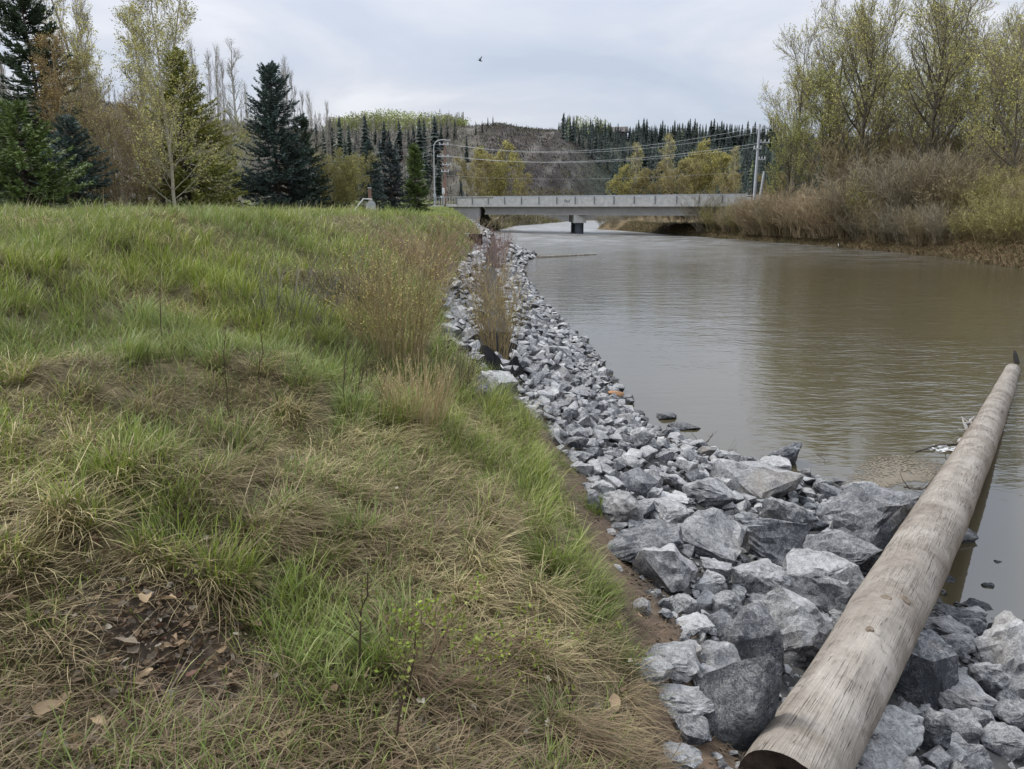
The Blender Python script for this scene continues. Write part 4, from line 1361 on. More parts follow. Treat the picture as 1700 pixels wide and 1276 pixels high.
# the wood that covers the rest of the right-hand ridge
WOOD = [far_conifer_arrays(14, r_, 300 + i, 7, 6) for i, r_ in enumerate((1.9, 1.7, 2.2))]
mb = MB()
rs = RS(92)
for _ in range(1700):
    px_ = rs.uniform(930, 1640)
    r_ = rs.uniform(285, 440)
    if px_ < 1010 and r_ < 330:
        continue
    if px_ < 960 and rs.rand() < .5:
        continue
    a = (px_ - 850) / 1228
    V, F = WOOD[rs.randint(3)]
    s_ = rs.uniform(.55, .95) if r_ < 350 else (rs.uniform(.45, .72) if r_ < 398 else rs.uniform(.4, .62))
    th = rs.rand() * 6
    Q = V * np.array((s_ * 1.15, s_ * 1.15, s_))
    Q = np.stack([Q[:, 0] * math.cos(th) - Q[:, 1] * math.sin(th), Q[:, 0] * math.sin(th) + Q[:, 1] * math.cos(th), Q[:, 2]], 1)
    Q = Q + np.array((a * r_, r_, float(hill(np.array(a), np.array(r_))) - .5))
    cc = np.array((.036, .050, .040)) * rs.uniform(.6, 1.5)
    if rs.rand() < .08:
        cc = np.array((.10, .12, .05)) * rs.uniform(.7, 1.2)
    mb.add(Q, [F], np.repeat(cc * rs.uniform(.75, 1.3, (len(F), 1)), 4, 0))
tag(mb.obj('conifer_wood', M_NEEDLE), 'dense dark conifer wood covering the right-hand ridge', 'wood', kind='stuff')

# bare aspens and brush on the left hill, green aspen crowns at its top, scrub on the bare hill
mb = MB()
rs = RS(93)
n = 950
px_ = rs.uniform(-60, 780, n)
r_ = rs.uniform(180, 400, n)
r_ = np.where(px_ > 680, np.minimum(r_, 330), r_)
px_ = np.where(px_ > 765, px_ - 300, px_)
a = (px_ - 850) / 1228
zb = hill(a, r_)
hh = rs.uniform(6, 11, n)
P = np.stack([a * r_, r_, zb], 1)[:, None] + np.stack([rs.normal(0, .25, (n, 3)) * np.array([0, 1, 2]), np.zeros((n, 3)), hh[:, None] * np.array([0, .5, 1])], -1)
V, F = tubes(P, np.tile(np.array([.09, .06, .025]), (n, 1)), 3)
mb.add(V, F, np.repeat(np.where(rs.rand(n, 1) < .45, np.array([[.36, .33, .29]]), np.array([[.18, .155, .13]])), 9, 0))
Q, R = kids(P, np.tile(np.array([.1, .07, .04]), (n, 1)), 13, .25, 1, .6, lambda t: 2.2 - 1.3 * t, 3, rs, up=.6)
V, F = ribbons(Q, np.full(Q.shape[:2], .06), rs)
mb.add(V, F, (.225, .195, .165))
tag(mb.obj('bare_aspens', M_BARK), 'bare grey aspens covering the left-hand hill', 'wood', kind='stuff')
mb = MB()
n = 300
px_ = rs.uniform(560, 775, n)
r_ = rs.uniform(385, 425, n)
px_ = np.where(rs.rand(n) < .08, rs.uniform(940, 1000, n), px_)
a = (px_ - 850) / 1228
zb = hill(a, r_)
top = at(0, 0, 1)[2] * 0 + EYE + (345 - np.interp(px_, [560, 600, 650, 720, 790, 1000], [212, 201, 197, 200, 212, 206])) / 1228 * r_
for k in range(n):
    m = 70
    hgt = max(top[k] - zb[k], 5) * rs.uniform(.6, 1.12)
    p = np.stack([rs.normal(0, 1.5, m), rs.normal(0, 1.5, m), hgt * (.12 + .88 * rs.rand(m) ** .8)], 1)
    V, F = leaves(p + np.array((a[k] * r_[k], r_[k], zb[k])), .75, rs, .7)
    mb.add(V, F, np.repeat(np.array((.27, .30, .095)) * rs.uniform(.45, 1.35) * rs.uniform(.7, 1.3, (m, 1)), 4, 0))
V, F = tubes(np.stack([np.stack([a * r_, r_, zb], 1), np.stack([a * r_, r_, zb + 8.0], 1)], 1), np.full((n, 2), .12), 3)
mb.add(V, F, (.36, .34, .28))
tag(mb.obj('aspen_wood', M_LEAF), 'fresh green aspen wood along the top of the left-hand hill', 'wood', kind='stuff')
mb = MB()
n = 9000
px_ = np.where(rs.rand(n) < .35, rs.uniform(800, 1040, n), rs.uniform(-80, 1010, n))
r_ = rs.uniform(150, 415, n)
a = (px_ - 850) / 1228
ok = r_ > np.interp(px_, HP, HB) + 3
px_, r_, a = px_[ok], r_[ok], a[ok]
n = len(a)
zb = hill(a, r_)
P0 = np.stack([a * r_, r_, zb], 1)
P = np.repeat(P0, 6, 0) + rs.normal(0, .9, (n * 6, 3)) * np.array((1, 1, .4))
D = nrm(rs.normal(size=(n * 6, 3)) * .5 + np.array((0, 0, 1.)))
Q = np.stack([P, P + D * rs.uniform(.7, 2.2, (n * 6, 1)) * np.repeat(np.where(px_ > 775, .42, 1.0), 6)[:, None]], 1)
V, F = ribbons(Q, np.tile(np.array([.14, .06]), (n * 6, 1)), rs)
tone = np.where(rs.rand(n, 1) < .3, np.array([[.22, .198, .15]]), np.array([[.128, .115, .092]])) * rs.uniform(.6, 1.25, (n, 1)) * np.where(px_ > 775, .5, 1.0)[:, None]
tone = np.where((px_ > 770)[:, None] & (rs.rand(n, 1) < .12), np.array([[.17, .16, .07]]), tone)
mb.add(V, F, np.repeat(np.repeat(tone, 6, 0), 4, 0))
tag(mb.obj('hill_scrub', M_BARK), 'low leafless scrub scattered over the brown hillside', 'scrub', kind='stuff')

# ---------------------------------------------------------------- bank shrubs on the near side
def at_ground(px, py):
    q = ghit(px, py)
    return tuple(q)


OL = (.29, .225, .115)
BUDY = [(.46, .40, .13), (.36, .32, .10)]


def bank(name, base, top, wpx, seed, stem, leafc, lab, ns, n2=4, n3=0, leafn=2, leaf=.022, r=.006, lean=(0, 0), foot=.2, cat='bush', group=None, bz=0):
    p = at_ground(*base)
    Y = p[1]
    h = (at(base[0], top, Y)[2] - p[2])
    sp_ = wpx / 1228 * Y * .5 / h
    return shrub(name, h, sp_, seed, stem, leafc, lab, (p[0], p[1], p[2] - .03 + bz), ns, n2, n3, leafn, leaf, r, cat, group, lean, foot)


bank('willow_shrub', (655, 600), 358, 140, 81, OL, BUDY, 'tall budding willow shrub fanning out in the middle of the grassy slope', 105, 5, 2, 3, .019, .005, foot=.24)
bank('willow_shrub', (585, 520), 380, 120, 82, (.16, .135, .09), BUDY, 'thinner willow shrub left of the tall one on the grassy slope', 90, 5, 2, 2, .016, .0042, foot=.4)
bank('willow_shrub', (490, 540), 405, 150, 83, (.17, .155, .125), [(.2, .19, .1), (.22, .2, .12)], 'greyish nearly leafless shrub leaning right on the grassy slope', 45, 4, 2, 0, .02, .004, lean=(.25, 0), foot=.5)
bank('willow_shrub', (700, 452), 352, 110, 84, RED, [(.22, .17, .07), (.24, .17, .08)], 'reddish-brown willow shrub behind the tall one near the crest', 110, 5, 2, 1, .02, .005, foot=.5)
bank('willow_shrub', (745, 412), 350, 60, 85, (.18, .17, .07), [(.2, .2, .05), (.25, .24, .07)], 'small yellow-green shrub on the crest near the bridge', 60, 5, 2, 2, .03, .006, foot=.6)
bank('willow_shrub', (778, 395), 350, 70, 86, (.34, .27, .17), [(.36, .3, .15), (.35, .3, .16)], 'straw-brown shrub on the bank edge below the bridge end', 80, 4, 2, 0, .03, .007, foot=.6)
bank('willow_shrub', (688, 700), 560, 110, 87, (.40, .31, .17), [(.42, .34, .15), (.36, .33, .1)], 'low tawny shrub with arching dry stems below the tall willow', 130, 3, 0, 1, .014, .0035, foot=.35)
bank('willow_shrub', (745, 640), 540, 90, 88, (.10, .075, .05), [(.25, .26, .05), (.2, .22, .05)], 'sparse dark-stemmed shrub with a few yellow leaves beside the rubble', 30, 3, 0, 2, .02, .0035, foot=.6)
bank('willow_shrub', (560, 640), 520, 110, 89, (.10, .08, .05), [(.25, .24, .05), (.2, .2, .05)], 'thin dark upright stems in the grass left of the tall willow', 26, 3, 0, 2, .016, .0035, foot=.9)
bank('willow_shrub', (826, 592), 415, 105, 90, (.33, .255, .13), [(.42, .40, .11), (.36, .33, .11)], 'reddish willow growing out of black fabric among the rocks', 80, 4, 2, 1, .022, .005, foot=.14)
bank('willow_shrub', (812, 505), 385, 80, 91, (.33, .245, .145), [(.36, .32, .12), (.32, .27, .12)], 'reddish leafless willow behind the one in the black fabric', 70, 4, 2, 0, .02, .006, foot=.3)
bank('willow_shrub', (815, 440), 372, 42, 92, (.27, .165, .135), [(.24, .2, .1), (.22, .18, .1)], 'thin purplish willow among the rocks farther upstream', 80, 4, 2, 0, .02, .007, foot=.5)
bank('willow_shrub', (826, 412), 372, 30, 93, (.26, .175, .14), [(.24, .2, .1), (.22, .18, .1)], 'farthest purplish willow among the rocks before the bridge', 60, 4, 2, 0, .02, .008, foot=.8)

# sprawling little shrub with fresh leaves in the foreground
p = at_ground(705, 1165)
sp_o = thing('sprawling_shrub', 'little sprawling shrub with bright young leaves in the foreground grass', 'shrub', p)
rs = RS(95)
targets = [(1025, 1040, .18), (980, 1060, .12), (900, 1015, .34), (870, 1150, .03), (730, 1000, .42), (700, 1010, .36), (770, 1040, .3), (840, 1090, .16), (660, 1030, .3), (905, 1110, .10), (800, 960, .5), (1000, 1105, .06), (640, 1090, .14), (890, 1060, .2)]
paths = []
for tx, ty, hz in targets:
    q = np.array(ghit(tx, ty))
    q = q + (np.array((0, 0, EYE)) - q) * (hz / max(EYE - q[2], .5)) * .8
    b = np.array(p) + rs.normal(0, .02, 3) * np.array((1, 1, 0))
    s_ = np.linspace(0, 1, 6)[:, None]
    Q = b * (1 - s_) + q * s_
    Q[:, 2] += np.sin(s_[:, 0] * 3.14) * .06
    Q[1:-1] += rs.normal(0, .012, (4, 3))
    Q[:, 2] = np.maximum(Q[:, 2], terrain(Q[:, 0], Q[:, 1]) + .015)
    paths.append(Q)
paths = np.array(paths)
Rr = np.tile(np.linspace(.0045, .0016, 6)[None], (len(paths), 1))
Q2, R2 = kids(paths, Rr, 6, .3, 1.0, .7, lambda t: .12 * (1.3 - t), 4, rs, up=.3, wig=.12)
m_ = MB()
V, F = tubes(paths, Rr, 5)
m_.add(V, F, (.15, .10, .06))
V, F = tubes(Q2, np.maximum(R2, .0015), 3)
m_.add(V, F, (.17, .115, .07))
m_.obj('stems', M_BARK, sp_o)['kind'] = 'stuff'
LP = Q2[:, 1:].reshape(-1, 3)
LP = LP[rs.rand(len(LP)) < .8]
LP = np.repeat(LP, 4, 0) + rs.normal(0, .011, (len(LP) * 4, 3))
V, F = leaves(LP, .019, rs, .62, .5)
_lc = mk('leaf_cluster', V, F, M_LEAF, sp_o, col=np.repeat(np.array((.24, .29, .05)) * rs.uniform(.6, 1.35, (len(LP), 1)), 4, 0))
_lc['kind'] = 'stuff'
for _o in (o_ for o_ in bpy.data.objects if o_.parent == sp_o):      # drawn in world coordinates, kept relative to the foot
    _o.location = -Vector(p)

# dark upright weed stalks
for (bx_, by_, tx_, ty_, lb, k2) in [(268, 590, 266, 463, 'single dark weed stalk standing in the grass at left', 0), (118, 450, 117, 370, 'green reed-like stalk near the field edge at far left', 0), (58, 445, 50, 365, 'pale arching grass stem at the far left of the slope', 0), (380, 700, 374, 555, 'dark stalk with side twigs in the middle of the slope', 3), (432, 640, 432, 545, 'dark stalk right of the twiggy one on the slope', 2), (595, 1130, 610, 950, 'dark thin sapling stalk in the lower middle of the slope', 4), (650, 1260, 690, 1050, 'leaning dark sapling near the bottom edge with few leaves', 3), (320, 1010, 318, 950, 'short dark stalk above the dead leaf patch', 2), (945, 1195, 948, 1130, 'short reddish stalk right of the sprawling shrub', 2), (460, 900, 470, 840, 'thin dark twig leaning over straw in the slope', 1)]:
    p0 = np.array(ghit(bx_, by_))
    p1 = at(tx_, ty_, p0[1])
    w_ = thing('weed_stalk', lb, 'stalk', tuple(p0))
    s_ = np.linspace(0, 1, 6)[:, None]
    P = (p1 - p0) * s_
    P[1:-1] += rs.normal(0, .008, (4, 3))
    pale = 'pale' in lb or 'green' in lb
    V, F = tubes(P[None], np.linspace(.005, .0022, 6)[None] * (1 if p0[1] < 6 else 1.3), 5)
    mk('stem', V, F, M_BARK, w_, col=np.array((.30, .30, .14) if pale else (.075, .05, .035)))
    if k2:
        Q2, R2 = kids(P[None], np.full((1, 6), .004), k2 * 3, .3, 1, .6, lambda t: .14 * (1.2 - t), 3, rs)
        V, F = tubes(Q2, np.maximum(R2, .0015), 3)
        m2 = MB()
        m2.add(V, F, (.08, .055, .04))
        V, F = leaves(Q2.reshape(-1, 3), .02, rs)
        m2.add(V, F, (.2, .22, .05))
        m2.obj('twigs', M_LEAF, w_)

# ---------------------------------------------------------------- rocks
def rock_mesh(seed, dims, cuts, npts=15, box=3.0, amp=.05, name='rock', flat_top=False, rnd=.35):
    """irregular block: hull of scattered points, chipped and roughened"""
    rs = RS(seed)
    p = rs.normal(size=(npts, 3))
    p = p / (np.abs(p) ** box).sum(1, keepdims=True) ** (1 / box)
    p *= rs.uniform(.78, 1.0, (npts, 1))
    p = p - (p.max(0) + p.min(0)) / 2
    p = p / np.maximum(np.abs(p).max(0), 1e-3)
    p *= np.array(dims) / 2
    bm = bmesh.new()
    for v in p:
        bm.verts.new(v)
    r = bmesh.ops.convex_hull(bm, input=bm.verts)
    bmesh.ops.delete(bm, geom=[v for v in bm.verts if not v.link_faces], context='VERTS')
    bmesh.ops.triangulate(bm, faces=bm.faces)
    if cuts:
        bmesh.ops.subdivide_edges(bm, edges=bm.edges, cuts=cuts, use_grid_fill=True)
        bmesh.ops.triangulate(bm, faces=bm.faces)
        if rnd:
            bmesh.ops.smooth_vert(bm, verts=bm.verts, factor=rnd, use_axis_x=True, use_axis_y=True, use_axis_z=True)
        sz = float(np.mean(dims))
        bm.normal_update()
        o = Vector((seed * 3.7, seed * 1.3, 0))
        for v in bm.verts:
            q = v.co / sz * 2.3 + o
            n1_ = mnoise.noise(q)
            n2_ = mnoise.noise(q * 3.1)
            n3_ = mnoise.noise(q * 7.5) if cuts > 3 else 0
            stp = round(n1_ * 3) / 3        # stepped breaks
            v.co += v.normal * sz * amp * (stp * .9 + n2_ * .6 + n3_ * .38)
    me = bpy.data.meshes.new(name)
    bm.to_mesh(me)
    bm.free()
    me.polygons.foreach_set('use_smooth', np.ones(len(me.polygons), bool))
    me.set_sharp_from_angle(angle=math.radians(24))
    return me


HEROC = []


def hero(px, py, w, h, tone, lab, box=3.2, npts=19, zoff=0, deep=.85, yaw=0, cuts=6, amp=.07, Y=None, group=None, name='rock', tilt=0):
    p = ghit(px, py + h * .30, -.02)
    Yd = p[1] if Y is None else Y
    dep = Yd / math.cos(math.atan(0)) 
    c = at(px, py, Yd)
    # metres per pixel along the optical axis
    axis = np.array((0, math.cos(PITCH), -math.sin(PITCH)))
    dd = float((c - np.array((0, 0, EYE))) @ axis)
    W_, H_ = w * 1.1 / 1228 * dd, h * 1.08 / 1228 * dd
    D_ = W_ * deep
    el = math.atan2(EYE - c[2], c[1])
    Hz = max((H_ - D_ * math.sin(el) * .45) / math.cos(el), H_ * .55)
    seed = len(HEROC) + 400
    me = rock_mesh(seed, (W_ * 1.04, D_, Hz * 1.08), cuts, npts, box, amp)
    me.materials.append(M_ROCK)
    o = bpy.data.objects.new(name, me)
    COL.objects.link(o)
    o.location = (c[0], c[1] + D_ * .12, c[2] + zoff)
    o.rotation_euler = (0, tilt, yaw)
    o['tone'] = tone
    tag(o, lab, 'rock', group or 'big rocks of the river bank')
    HEROC.append((o.location[0], o.location[1], max(W_, D_) / 2))
    return o


HERO = [
    # left of the log
    (1455, 868, 165, 112, -.3, 'big dark boulder with pale top leaning over the log, highest of the pile', {'box': 4}),
    (1405, 930, 132, 78, -.25, 'low rounded boulder with fine pale streaks touching the log', {}),
    (1368, 976, 132, 94, .10, 'pale mottled boulder left of the log, right of the square brownish rock', {}),
    (1328, 1058, 122, 120, .12, 'large speckled boulder with rounded face resting against the log', {'npts': 18}),
    (1262, 966, 88, 60, .05, 'square brownish-grey rock with a flat front between two boulders', {'box': 7, 'npts': 24}),
    (1275, 896, 126, 98, -.22, 'sharp-peaked boulder with a brown flat face in the middle of the pile', {'npts': 11}),
    (1185, 902, 122, 86, -.02, 'wide slab with smooth pale top left of the sharp-peaked boulder', {'box': 5}),
    (1070, 915, 122, 84, -.26, 'dark boulder laced with white veins at the edge of the bare soil', {}),
    (1106, 950, 98, 88, .18, 'pale wedge-shaped boulder in front of the white-veined dark one', {'npts': 11}),
    (1232, 1182, 122, 186, -.12, 'large smooth dark slab standing in the foreground beside the log', {'box': 3.6, 'npts': 15, 'amp': .03, 'deep': .6, 'tilt': .12}),
    (1250, 1068, 96, 116, -.20, 'smooth grey boulder with a hollow face above the large dark slab', {'amp': .035}),
    (1112, 1103, 98, 54, .05, 'long rounded grey rock at the soil edge, upper of a stacked pair', {'box': 2.4}),
    (1085, 1122, 60, 44, .05, 'rounded grey rock at the soil edge, lower of a stacked pair', {'box': 2.4}),
    (1192, 1102, 76, 48, .02, 'rough grey rock left of the hollow-faced boulder', {}),
    (1140, 1172, 98, 60, .12, 'long pale rock lying left of the large dark slab', {}),
    (1152, 1218, 54, 44, -.12, 'small dark block under the long pale rock', {'box': 5}),
    (1184, 1132, 60, 52, .30, 'whitish broken rock touching the top of the dark slab', {}),
    (1154, 1040, 56, 30, .36, 'pale flat-topped fragment lying alone above the stacked pair', {'box': 5}),
    (1193, 954, 52, 48, .0, 'pointed grey rock left of the square brownish rock', {'npts': 10}),
    (1178, 976, 50, 46, .26, 'pale rock in front of the pointed grey one', {}),
    (1138, 1010, 46, 40, .05, 'grey rock right of the small soil-side stones', {}),
    (1208, 1008, 50, 44, .0, 'grey rock below the square brownish rock', {}),
    (1285, 1005, 90, 24, -.15, 'dark flat slab wedged under the square brownish rock', {'box': 5}),
    (1324, 866, 92, 72, -.18, 'steep dark-faced boulder right behind the sharp-peaked one', {'npts': 10}),
    (1386, 818, 62, 44, -.15, 'squat rock with a dark front at the waterside end of the pile', {}),
    (1440, 820, 70, 34, .0, 'flat grey rock behind the big boulder that leans over the log', {}),
    (1385, 848, 56, 34, .05, 'small grey rock between the dark-faced boulder and the leaning one', {}),
    (1355, 905, 40, 28, .12, 'small pale rock in the gap below the leaning boulder', {}),
    (1308, 760, 52, 40, -.40, 'dark rock standing alone in the shallow water', {'Y': None}),
    (1288, 781, 46, 30, .22, 'small pale rock just left of the dark one in the shallow water', {'zoff': .05}),
    (1258, 800, 132, 74, -.05, 'large sloping grey boulder at the water edge of the pile', {'box': 4}),
    (1176, 822, 74, 56, .02, 'grey boulder left of the large sloping one', {}),
    (1105, 860, 82, 58, .10, 'rounded block above the pale wedge-shaped boulder', {'box': 4}),
    (1035, 852, 62, 62, .12, 'tilted pale boulder beside the grass tuft at the soil edge', {}),
    (1000, 822, 44, 44, .22, 'pale upright rock at the upper soil edge', {}),
    (1056, 802, 72, 44, -.28, 'smooth dark rock in the middle of the rubble', {'amp': .03}),
    (1110, 834, 56, 16, .5, 'whitish flat-topped fragment in the middle of the rubble', {'box': 5, 'zoff': .05}),
    (1084, 822, 32, 28, .22, 'small pale rounded rock left of the whitish fragment', {'box': 2.2}),
    (1066, 730, 36, 38, .20, 'pale rock with faint yellow lichen near the cove', {}),
    (1108, 692, 30, 13, -.3, 'dark rock breaking the water off the rubble shore', {}),
    (1136, 708, 48, 12, -.2, 'flat half-drowned rock off the rubble shore', {}),
    (1055, 687, 28, 10, -.25, 'thin wet rock at the waterline of the rubble shore', {}),
    (1130, 1262, 66, 42, .14, 'pale rock at the bottom edge left of the log end', {}),
    (1331, 1271, 34, 20, .30, 'small pale stone in front of the sawn log end', {'box': 2.4}),
    (1060, 1008, 36, 30, .16, 'pale stone lying on the brown soil edge', {}),
    (1022, 945, 22, 16, .55, 'small round tan pebble on the brown soil', {'box': 2.1, 'name': 'pebble'}),
    (985, 835, 18, 40, .3, 'thin pale slab stuck upright in the soil edge', {'box': 5, 'deep': .5}),
    (826, 640, 62, 46, .26, 'pale boulder holding down the black fabric', {}),
    (800, 650, 28, 22, -.2, 'dark rock left of the pale boulder below the black fabric', {}),
    # right of the log
    (1530, 1126, 98, 108, -.36, 'dark blocky boulder right of the log', {'box': 5}),
    (1588, 1162, 102, 72, .02, 'boulder with a pale sloping top right of the dark blocky one', {'box': 4}),
    (1664, 1086, 62, 108, -.45, 'dark pointed slab standing upright near the water', {'npts': 10, 'deep': .5, 'box': 2.6}),
    (1702, 1112, 110, 136, .30, 'big pale boulder with ochre stains at the right edge', {'box': 4}),
    (1568, 1046, 76, 38, .02, 'flat brownish rock at the waterline right of the log', {}),
    (1600, 1075, 62, 36, .08, 'tan rock behind the dark blocky boulder', {}),
    (1594, 1022, 66, 26, -.4, 'wet dark slab at the waterline right of the log', {}),
    (1482, 1222, 108, 70, .14, 'pale angular rock against the right side of the log', {}),
    (1556, 1228, 46, 74, -.15, 'narrow upright grey rock among the right-hand heap', {'deep': .7}),
    (1597, 1216, 54, 52, .0, 'square grey rock among the right-hand heap', {'box': 5}),
    (1640, 1136, 58, 66, .02, 'rough grey rock left of the ochre-stained boulder', {}),
    (1452, 1266, 116, 46, .02, 'long rock at the bottom edge right of the log end', {}),
    (1510, 1194, 38, 40, -.1, 'small dark rock below the dark blocky boulder', {}),
    (1682, 1192, 64, 44, -.1, 'dark rock below the ochre-stained boulder', {}),
    (1672, 1240, 70, 50, .0, 'grey rock in the lower right corner', {}),
    (1612, 1262, 66, 36, -.1, 'grey rock at the bottom edge of the right-hand heap', {}),
    (1628, 1200, 40, 46, .05, 'grey rock right of the square one in the heap', {}),
    (1530, 1070, 34, 24, .08, 'small pale rock against the log, above the dark blocky boulder', {}),
    (1602, 893, 36, 24, -.15, 'wet rock jammed against the water side of the log', {}),
    (1572, 964, 26, 12, -.4, 'dark wet rock under the water side of the log', {}),
    (1642, 974, 22, 12, -.3, 'small dark stone showing above the water right of the log', {}),
    (1658, 935, 14, 9, -.4, 'tiny dark stone in the water, farthest right of the log', {}),
    (1625, 1008, 44, 18, -.25, 'flat wet rock in the shallows right of the log', {}),
]
for px_, py_, w_, h_, tn_, lb_, kw in HERO:
    hero(px_, py_, w_, h_, tn_, lb_, **kw)

# ---------------------------------------------------------------- black fabric round the willow
def cloth(name, lab, pxs, rise, seed, th=.012):
    """draped sheet over a quad of ground points with folds"""
    P = [np.array(ghit(*p)) for p in pxs]
    _c = np.mean(P, 0)
    HEROC.append((_c[0], _c[1], .34))
    n = 26
    u, v = np.meshgrid(np.linspace(0, 1, n), np.linspace(0, 1, n))
    G = (P[0][None, None] * ((1 - u) * (1 - v))[..., None] + P[1] * (u * (1 - v))[..., None] + P[2] * (u * v)[..., None] + P[3] * ((1 - u) * v)[..., None])
    G[..., 2] = terrain(G[..., 0], G[..., 1], False) + .04 + rise * np.sin(u * 3.1416).clip(0) ** .8 * np.sin(v * 3.1416).clip(0) ** .8 * (.7 + .6 * fbm(u * 2, v * 2, seed, 2)) + .022 * np.sin(u * 11 + 5 * vn(v * 3, u * 2, seed)) * np.sin(v * 3.1416)
    G[..., :2] += (np.stack([fbm(u * 4, v * 4, seed + 1), fbm(u * 4, v * 4, seed + 2)], -1) - .5) * .05
    I = np.arange(n * n).reshape(n, n)
    F = np.stack([I[:-1, :-1], I[:-1, 1:], I[1:, 1:], I[1:, :-1]], -1).reshape(-1, 4)
    o = mk(name, G.reshape(-1, 3), [F], M_FABRIC, smooth=True)
    m = o.modifiers.new('thick', 'SOLIDIFY')
    m.thickness = th
    return tag(o, lab, 'fabric', 'black erosion fabric on the bank')


cloth('ground_fabric', 'crumpled black fabric left of the reddish willow foot', [(788, 612), (845, 628), (822, 592), (790, 586)], .20, 3)
cloth('ground_fabric', 'flap of black fabric right of the reddish willow foot', [(838, 632), (872, 640), (866, 606), (846, 606)], .18, 5)
cloth('ground_fabric', 'black fabric strip behind the reddish willow foot', [(806, 590), (860, 600), (858, 556), (806, 552)], .06, 8)
cloth('ground_fabric', 'dark fabric fold at the top edge of the rubble', [(716, 584), (790, 584), (780, 574), (722, 570)], .09, 9)

# rubble fill: the biggest stones one by one, the rest as one mass
VAR = [rock_mesh(800 + i, (1, [.78, .9, .7][i % 3], [.68, .75, .82, .58][i % 4]), 4, 15 + i % 6, [2.8, 3.4, 5][i % 3], .055, 'rock') for i in range(16)]
for me in VAR:
    me.materials.append(M_ROCK)
LOWV = []
for i in range(10):
    me = rock_mesh(830 + i, (1, .84, .74), 1, 17, 3.6, .05, rnd=0.0)
    v = np.zeros(len(me.vertices) * 3)
    me.vertices.foreach_get('co', v)
    LOWV.append((v.reshape(-1, 3), np.array([tuple(p.vertices) for p in me.polygons])))
    bpy.data.meshes.remove(me)
TINY = []
for i in range(8):
    me = rock_mesh(860 + i, (1, .85, .74), 0, 11, 3, .05, rnd=0.0)
    v = np.zeros(len(me.vertices) * 3)
    me.vertices.foreach_get('co', v)
    TINY.append((v.reshape(-1, 3), np.array([tuple(p.vertices) for p in me.polygons])))
    bpy.data.meshes.remove(me)
rs = RS(99)
cand = []


def log_dist(x, y):
    ax, ay = 1.5, 3.2
    bx_, by_ = 11.2, 16.2
    tx, ty = bx_ - ax, by_ - ay
    L = math.hypot(tx, ty)
    return abs((x - ax) * ty - (y - ay) * tx) / L, ((x - ax) * ty - (y - ay) * tx) / L, ((x - ax) * tx + (y - ay) * ty) / L


def try_rock(x, y, s, over=0.0):
    xe, xw = float(xedge(y)), float(xwater(y))
    if not xe + np.interp(y, [0, 3, 6, 8], [.28, .18, .10, -.05]) + .3 * s < x < xw + .12:
        return
    d, sd, al = log_dist(x, y)
    if al > -.1 and d < .26 + s * .45:
        return
    for hx, hy, hr in HEROC:
        if (x - hx) ** 2 + (y - hy) ** 2 < (hr * .78) ** 2:
            return
    cand.append((x, y, s))


grid = {}


def free(x, y, s, k=.62):
    gx_, gy_ = int(x // .4), int(y // .4)
    for i in range(gx_ - 1, gx_ + 2):
        for j in range(gy_ - 1, gy_ + 2):
            for (a, b_, s2) in grid.get((i, j), ()):
                if (a - x) ** 2 + (b_ - y) ** 2 < ((s + s2) * .5 * k) ** 2:
                    return False
    grid.setdefault((gx_, gy_), []).append((x, y, s))
    return True


for (y0, y1, cnt, smin, smax) in ((1.2, 6.5, 900, .07, .25), (6.5, 10, 1100, .10, .28), (10, 20, 3200, .14, .34), (20, 40, 2600, .2, .42), (40, 80, 2400, .3, .55), (80, 118, 1200, .4, .7)):
    for _ in range(cnt):
        y = rs.uniform(y0, y1)
        xe, xw = float(xedge(y)), float(xwater(y))
        x = rs.uniform(xe - .05, xw + .15)
        # strip of soil with the willow row
        if 11.5 < y < 60:
            cx_ = np.interp(y, [11.5, 14, 20, 30, 45, 60], [-.3, -.32, -.55, -.8, -1.1, -1.6])
            if abs(x - cx_) < np.interp(y, [11.5, 14, 60], [.28, .3, .35]):
                continue
        s = smin + (smax - smin) * rs.rand() ** 1.5
        if free(x, y, s):
            try_rock(x, y, s)
cand.sort(key=lambda c_: -c_[2] / math.hypot(c_[0], c_[1]))


SHORT = {0: 'boulder leaning over the log', 1: 'streaked rounded boulder touching the log', 2: 'pale mottled boulder', 3: 'large speckled boulder at the log', 4: 'square brownish rock', 5: 'sharp-peaked boulder', 6: 'wide pale-topped slab', 7: 'white-veined dark boulder', 8: 'pale wedge-shaped boulder', 9: 'large smooth dark slab', 10: 'hollow-faced boulder', 11: 'stacked pair at the soil edge', 14: 'long pale rock', 17: 'lone flat-topped fragment', 23: 'steep dark-faced boulder', 24: 'squat waterside rock', 30: 'large sloping boulder', 31: 'grey boulder before the cove', 33: 'tilted pale boulder', 34: 'pale upright soil-edge rock', 35: 'smooth dark rubble rock', 36: 'whitish flat-topped fragment', 38: 'yellow-lichened rock', 41: 'thin wet waterline rock', 47: 'boulder on the black fabric', 49: 'dark blocky boulder', 50: 'pale-sloped boulder right of the log', 51: 'dark pointed slab', 52: 'ochre-stained boulder', 53: 'flat brownish waterline rock', 56: 'pale angular rock against the log', 57: 'narrow upright rock', 58: 'square rock of the right-hand heap', 60: 'long bottom-edge rock'}
taken = set()


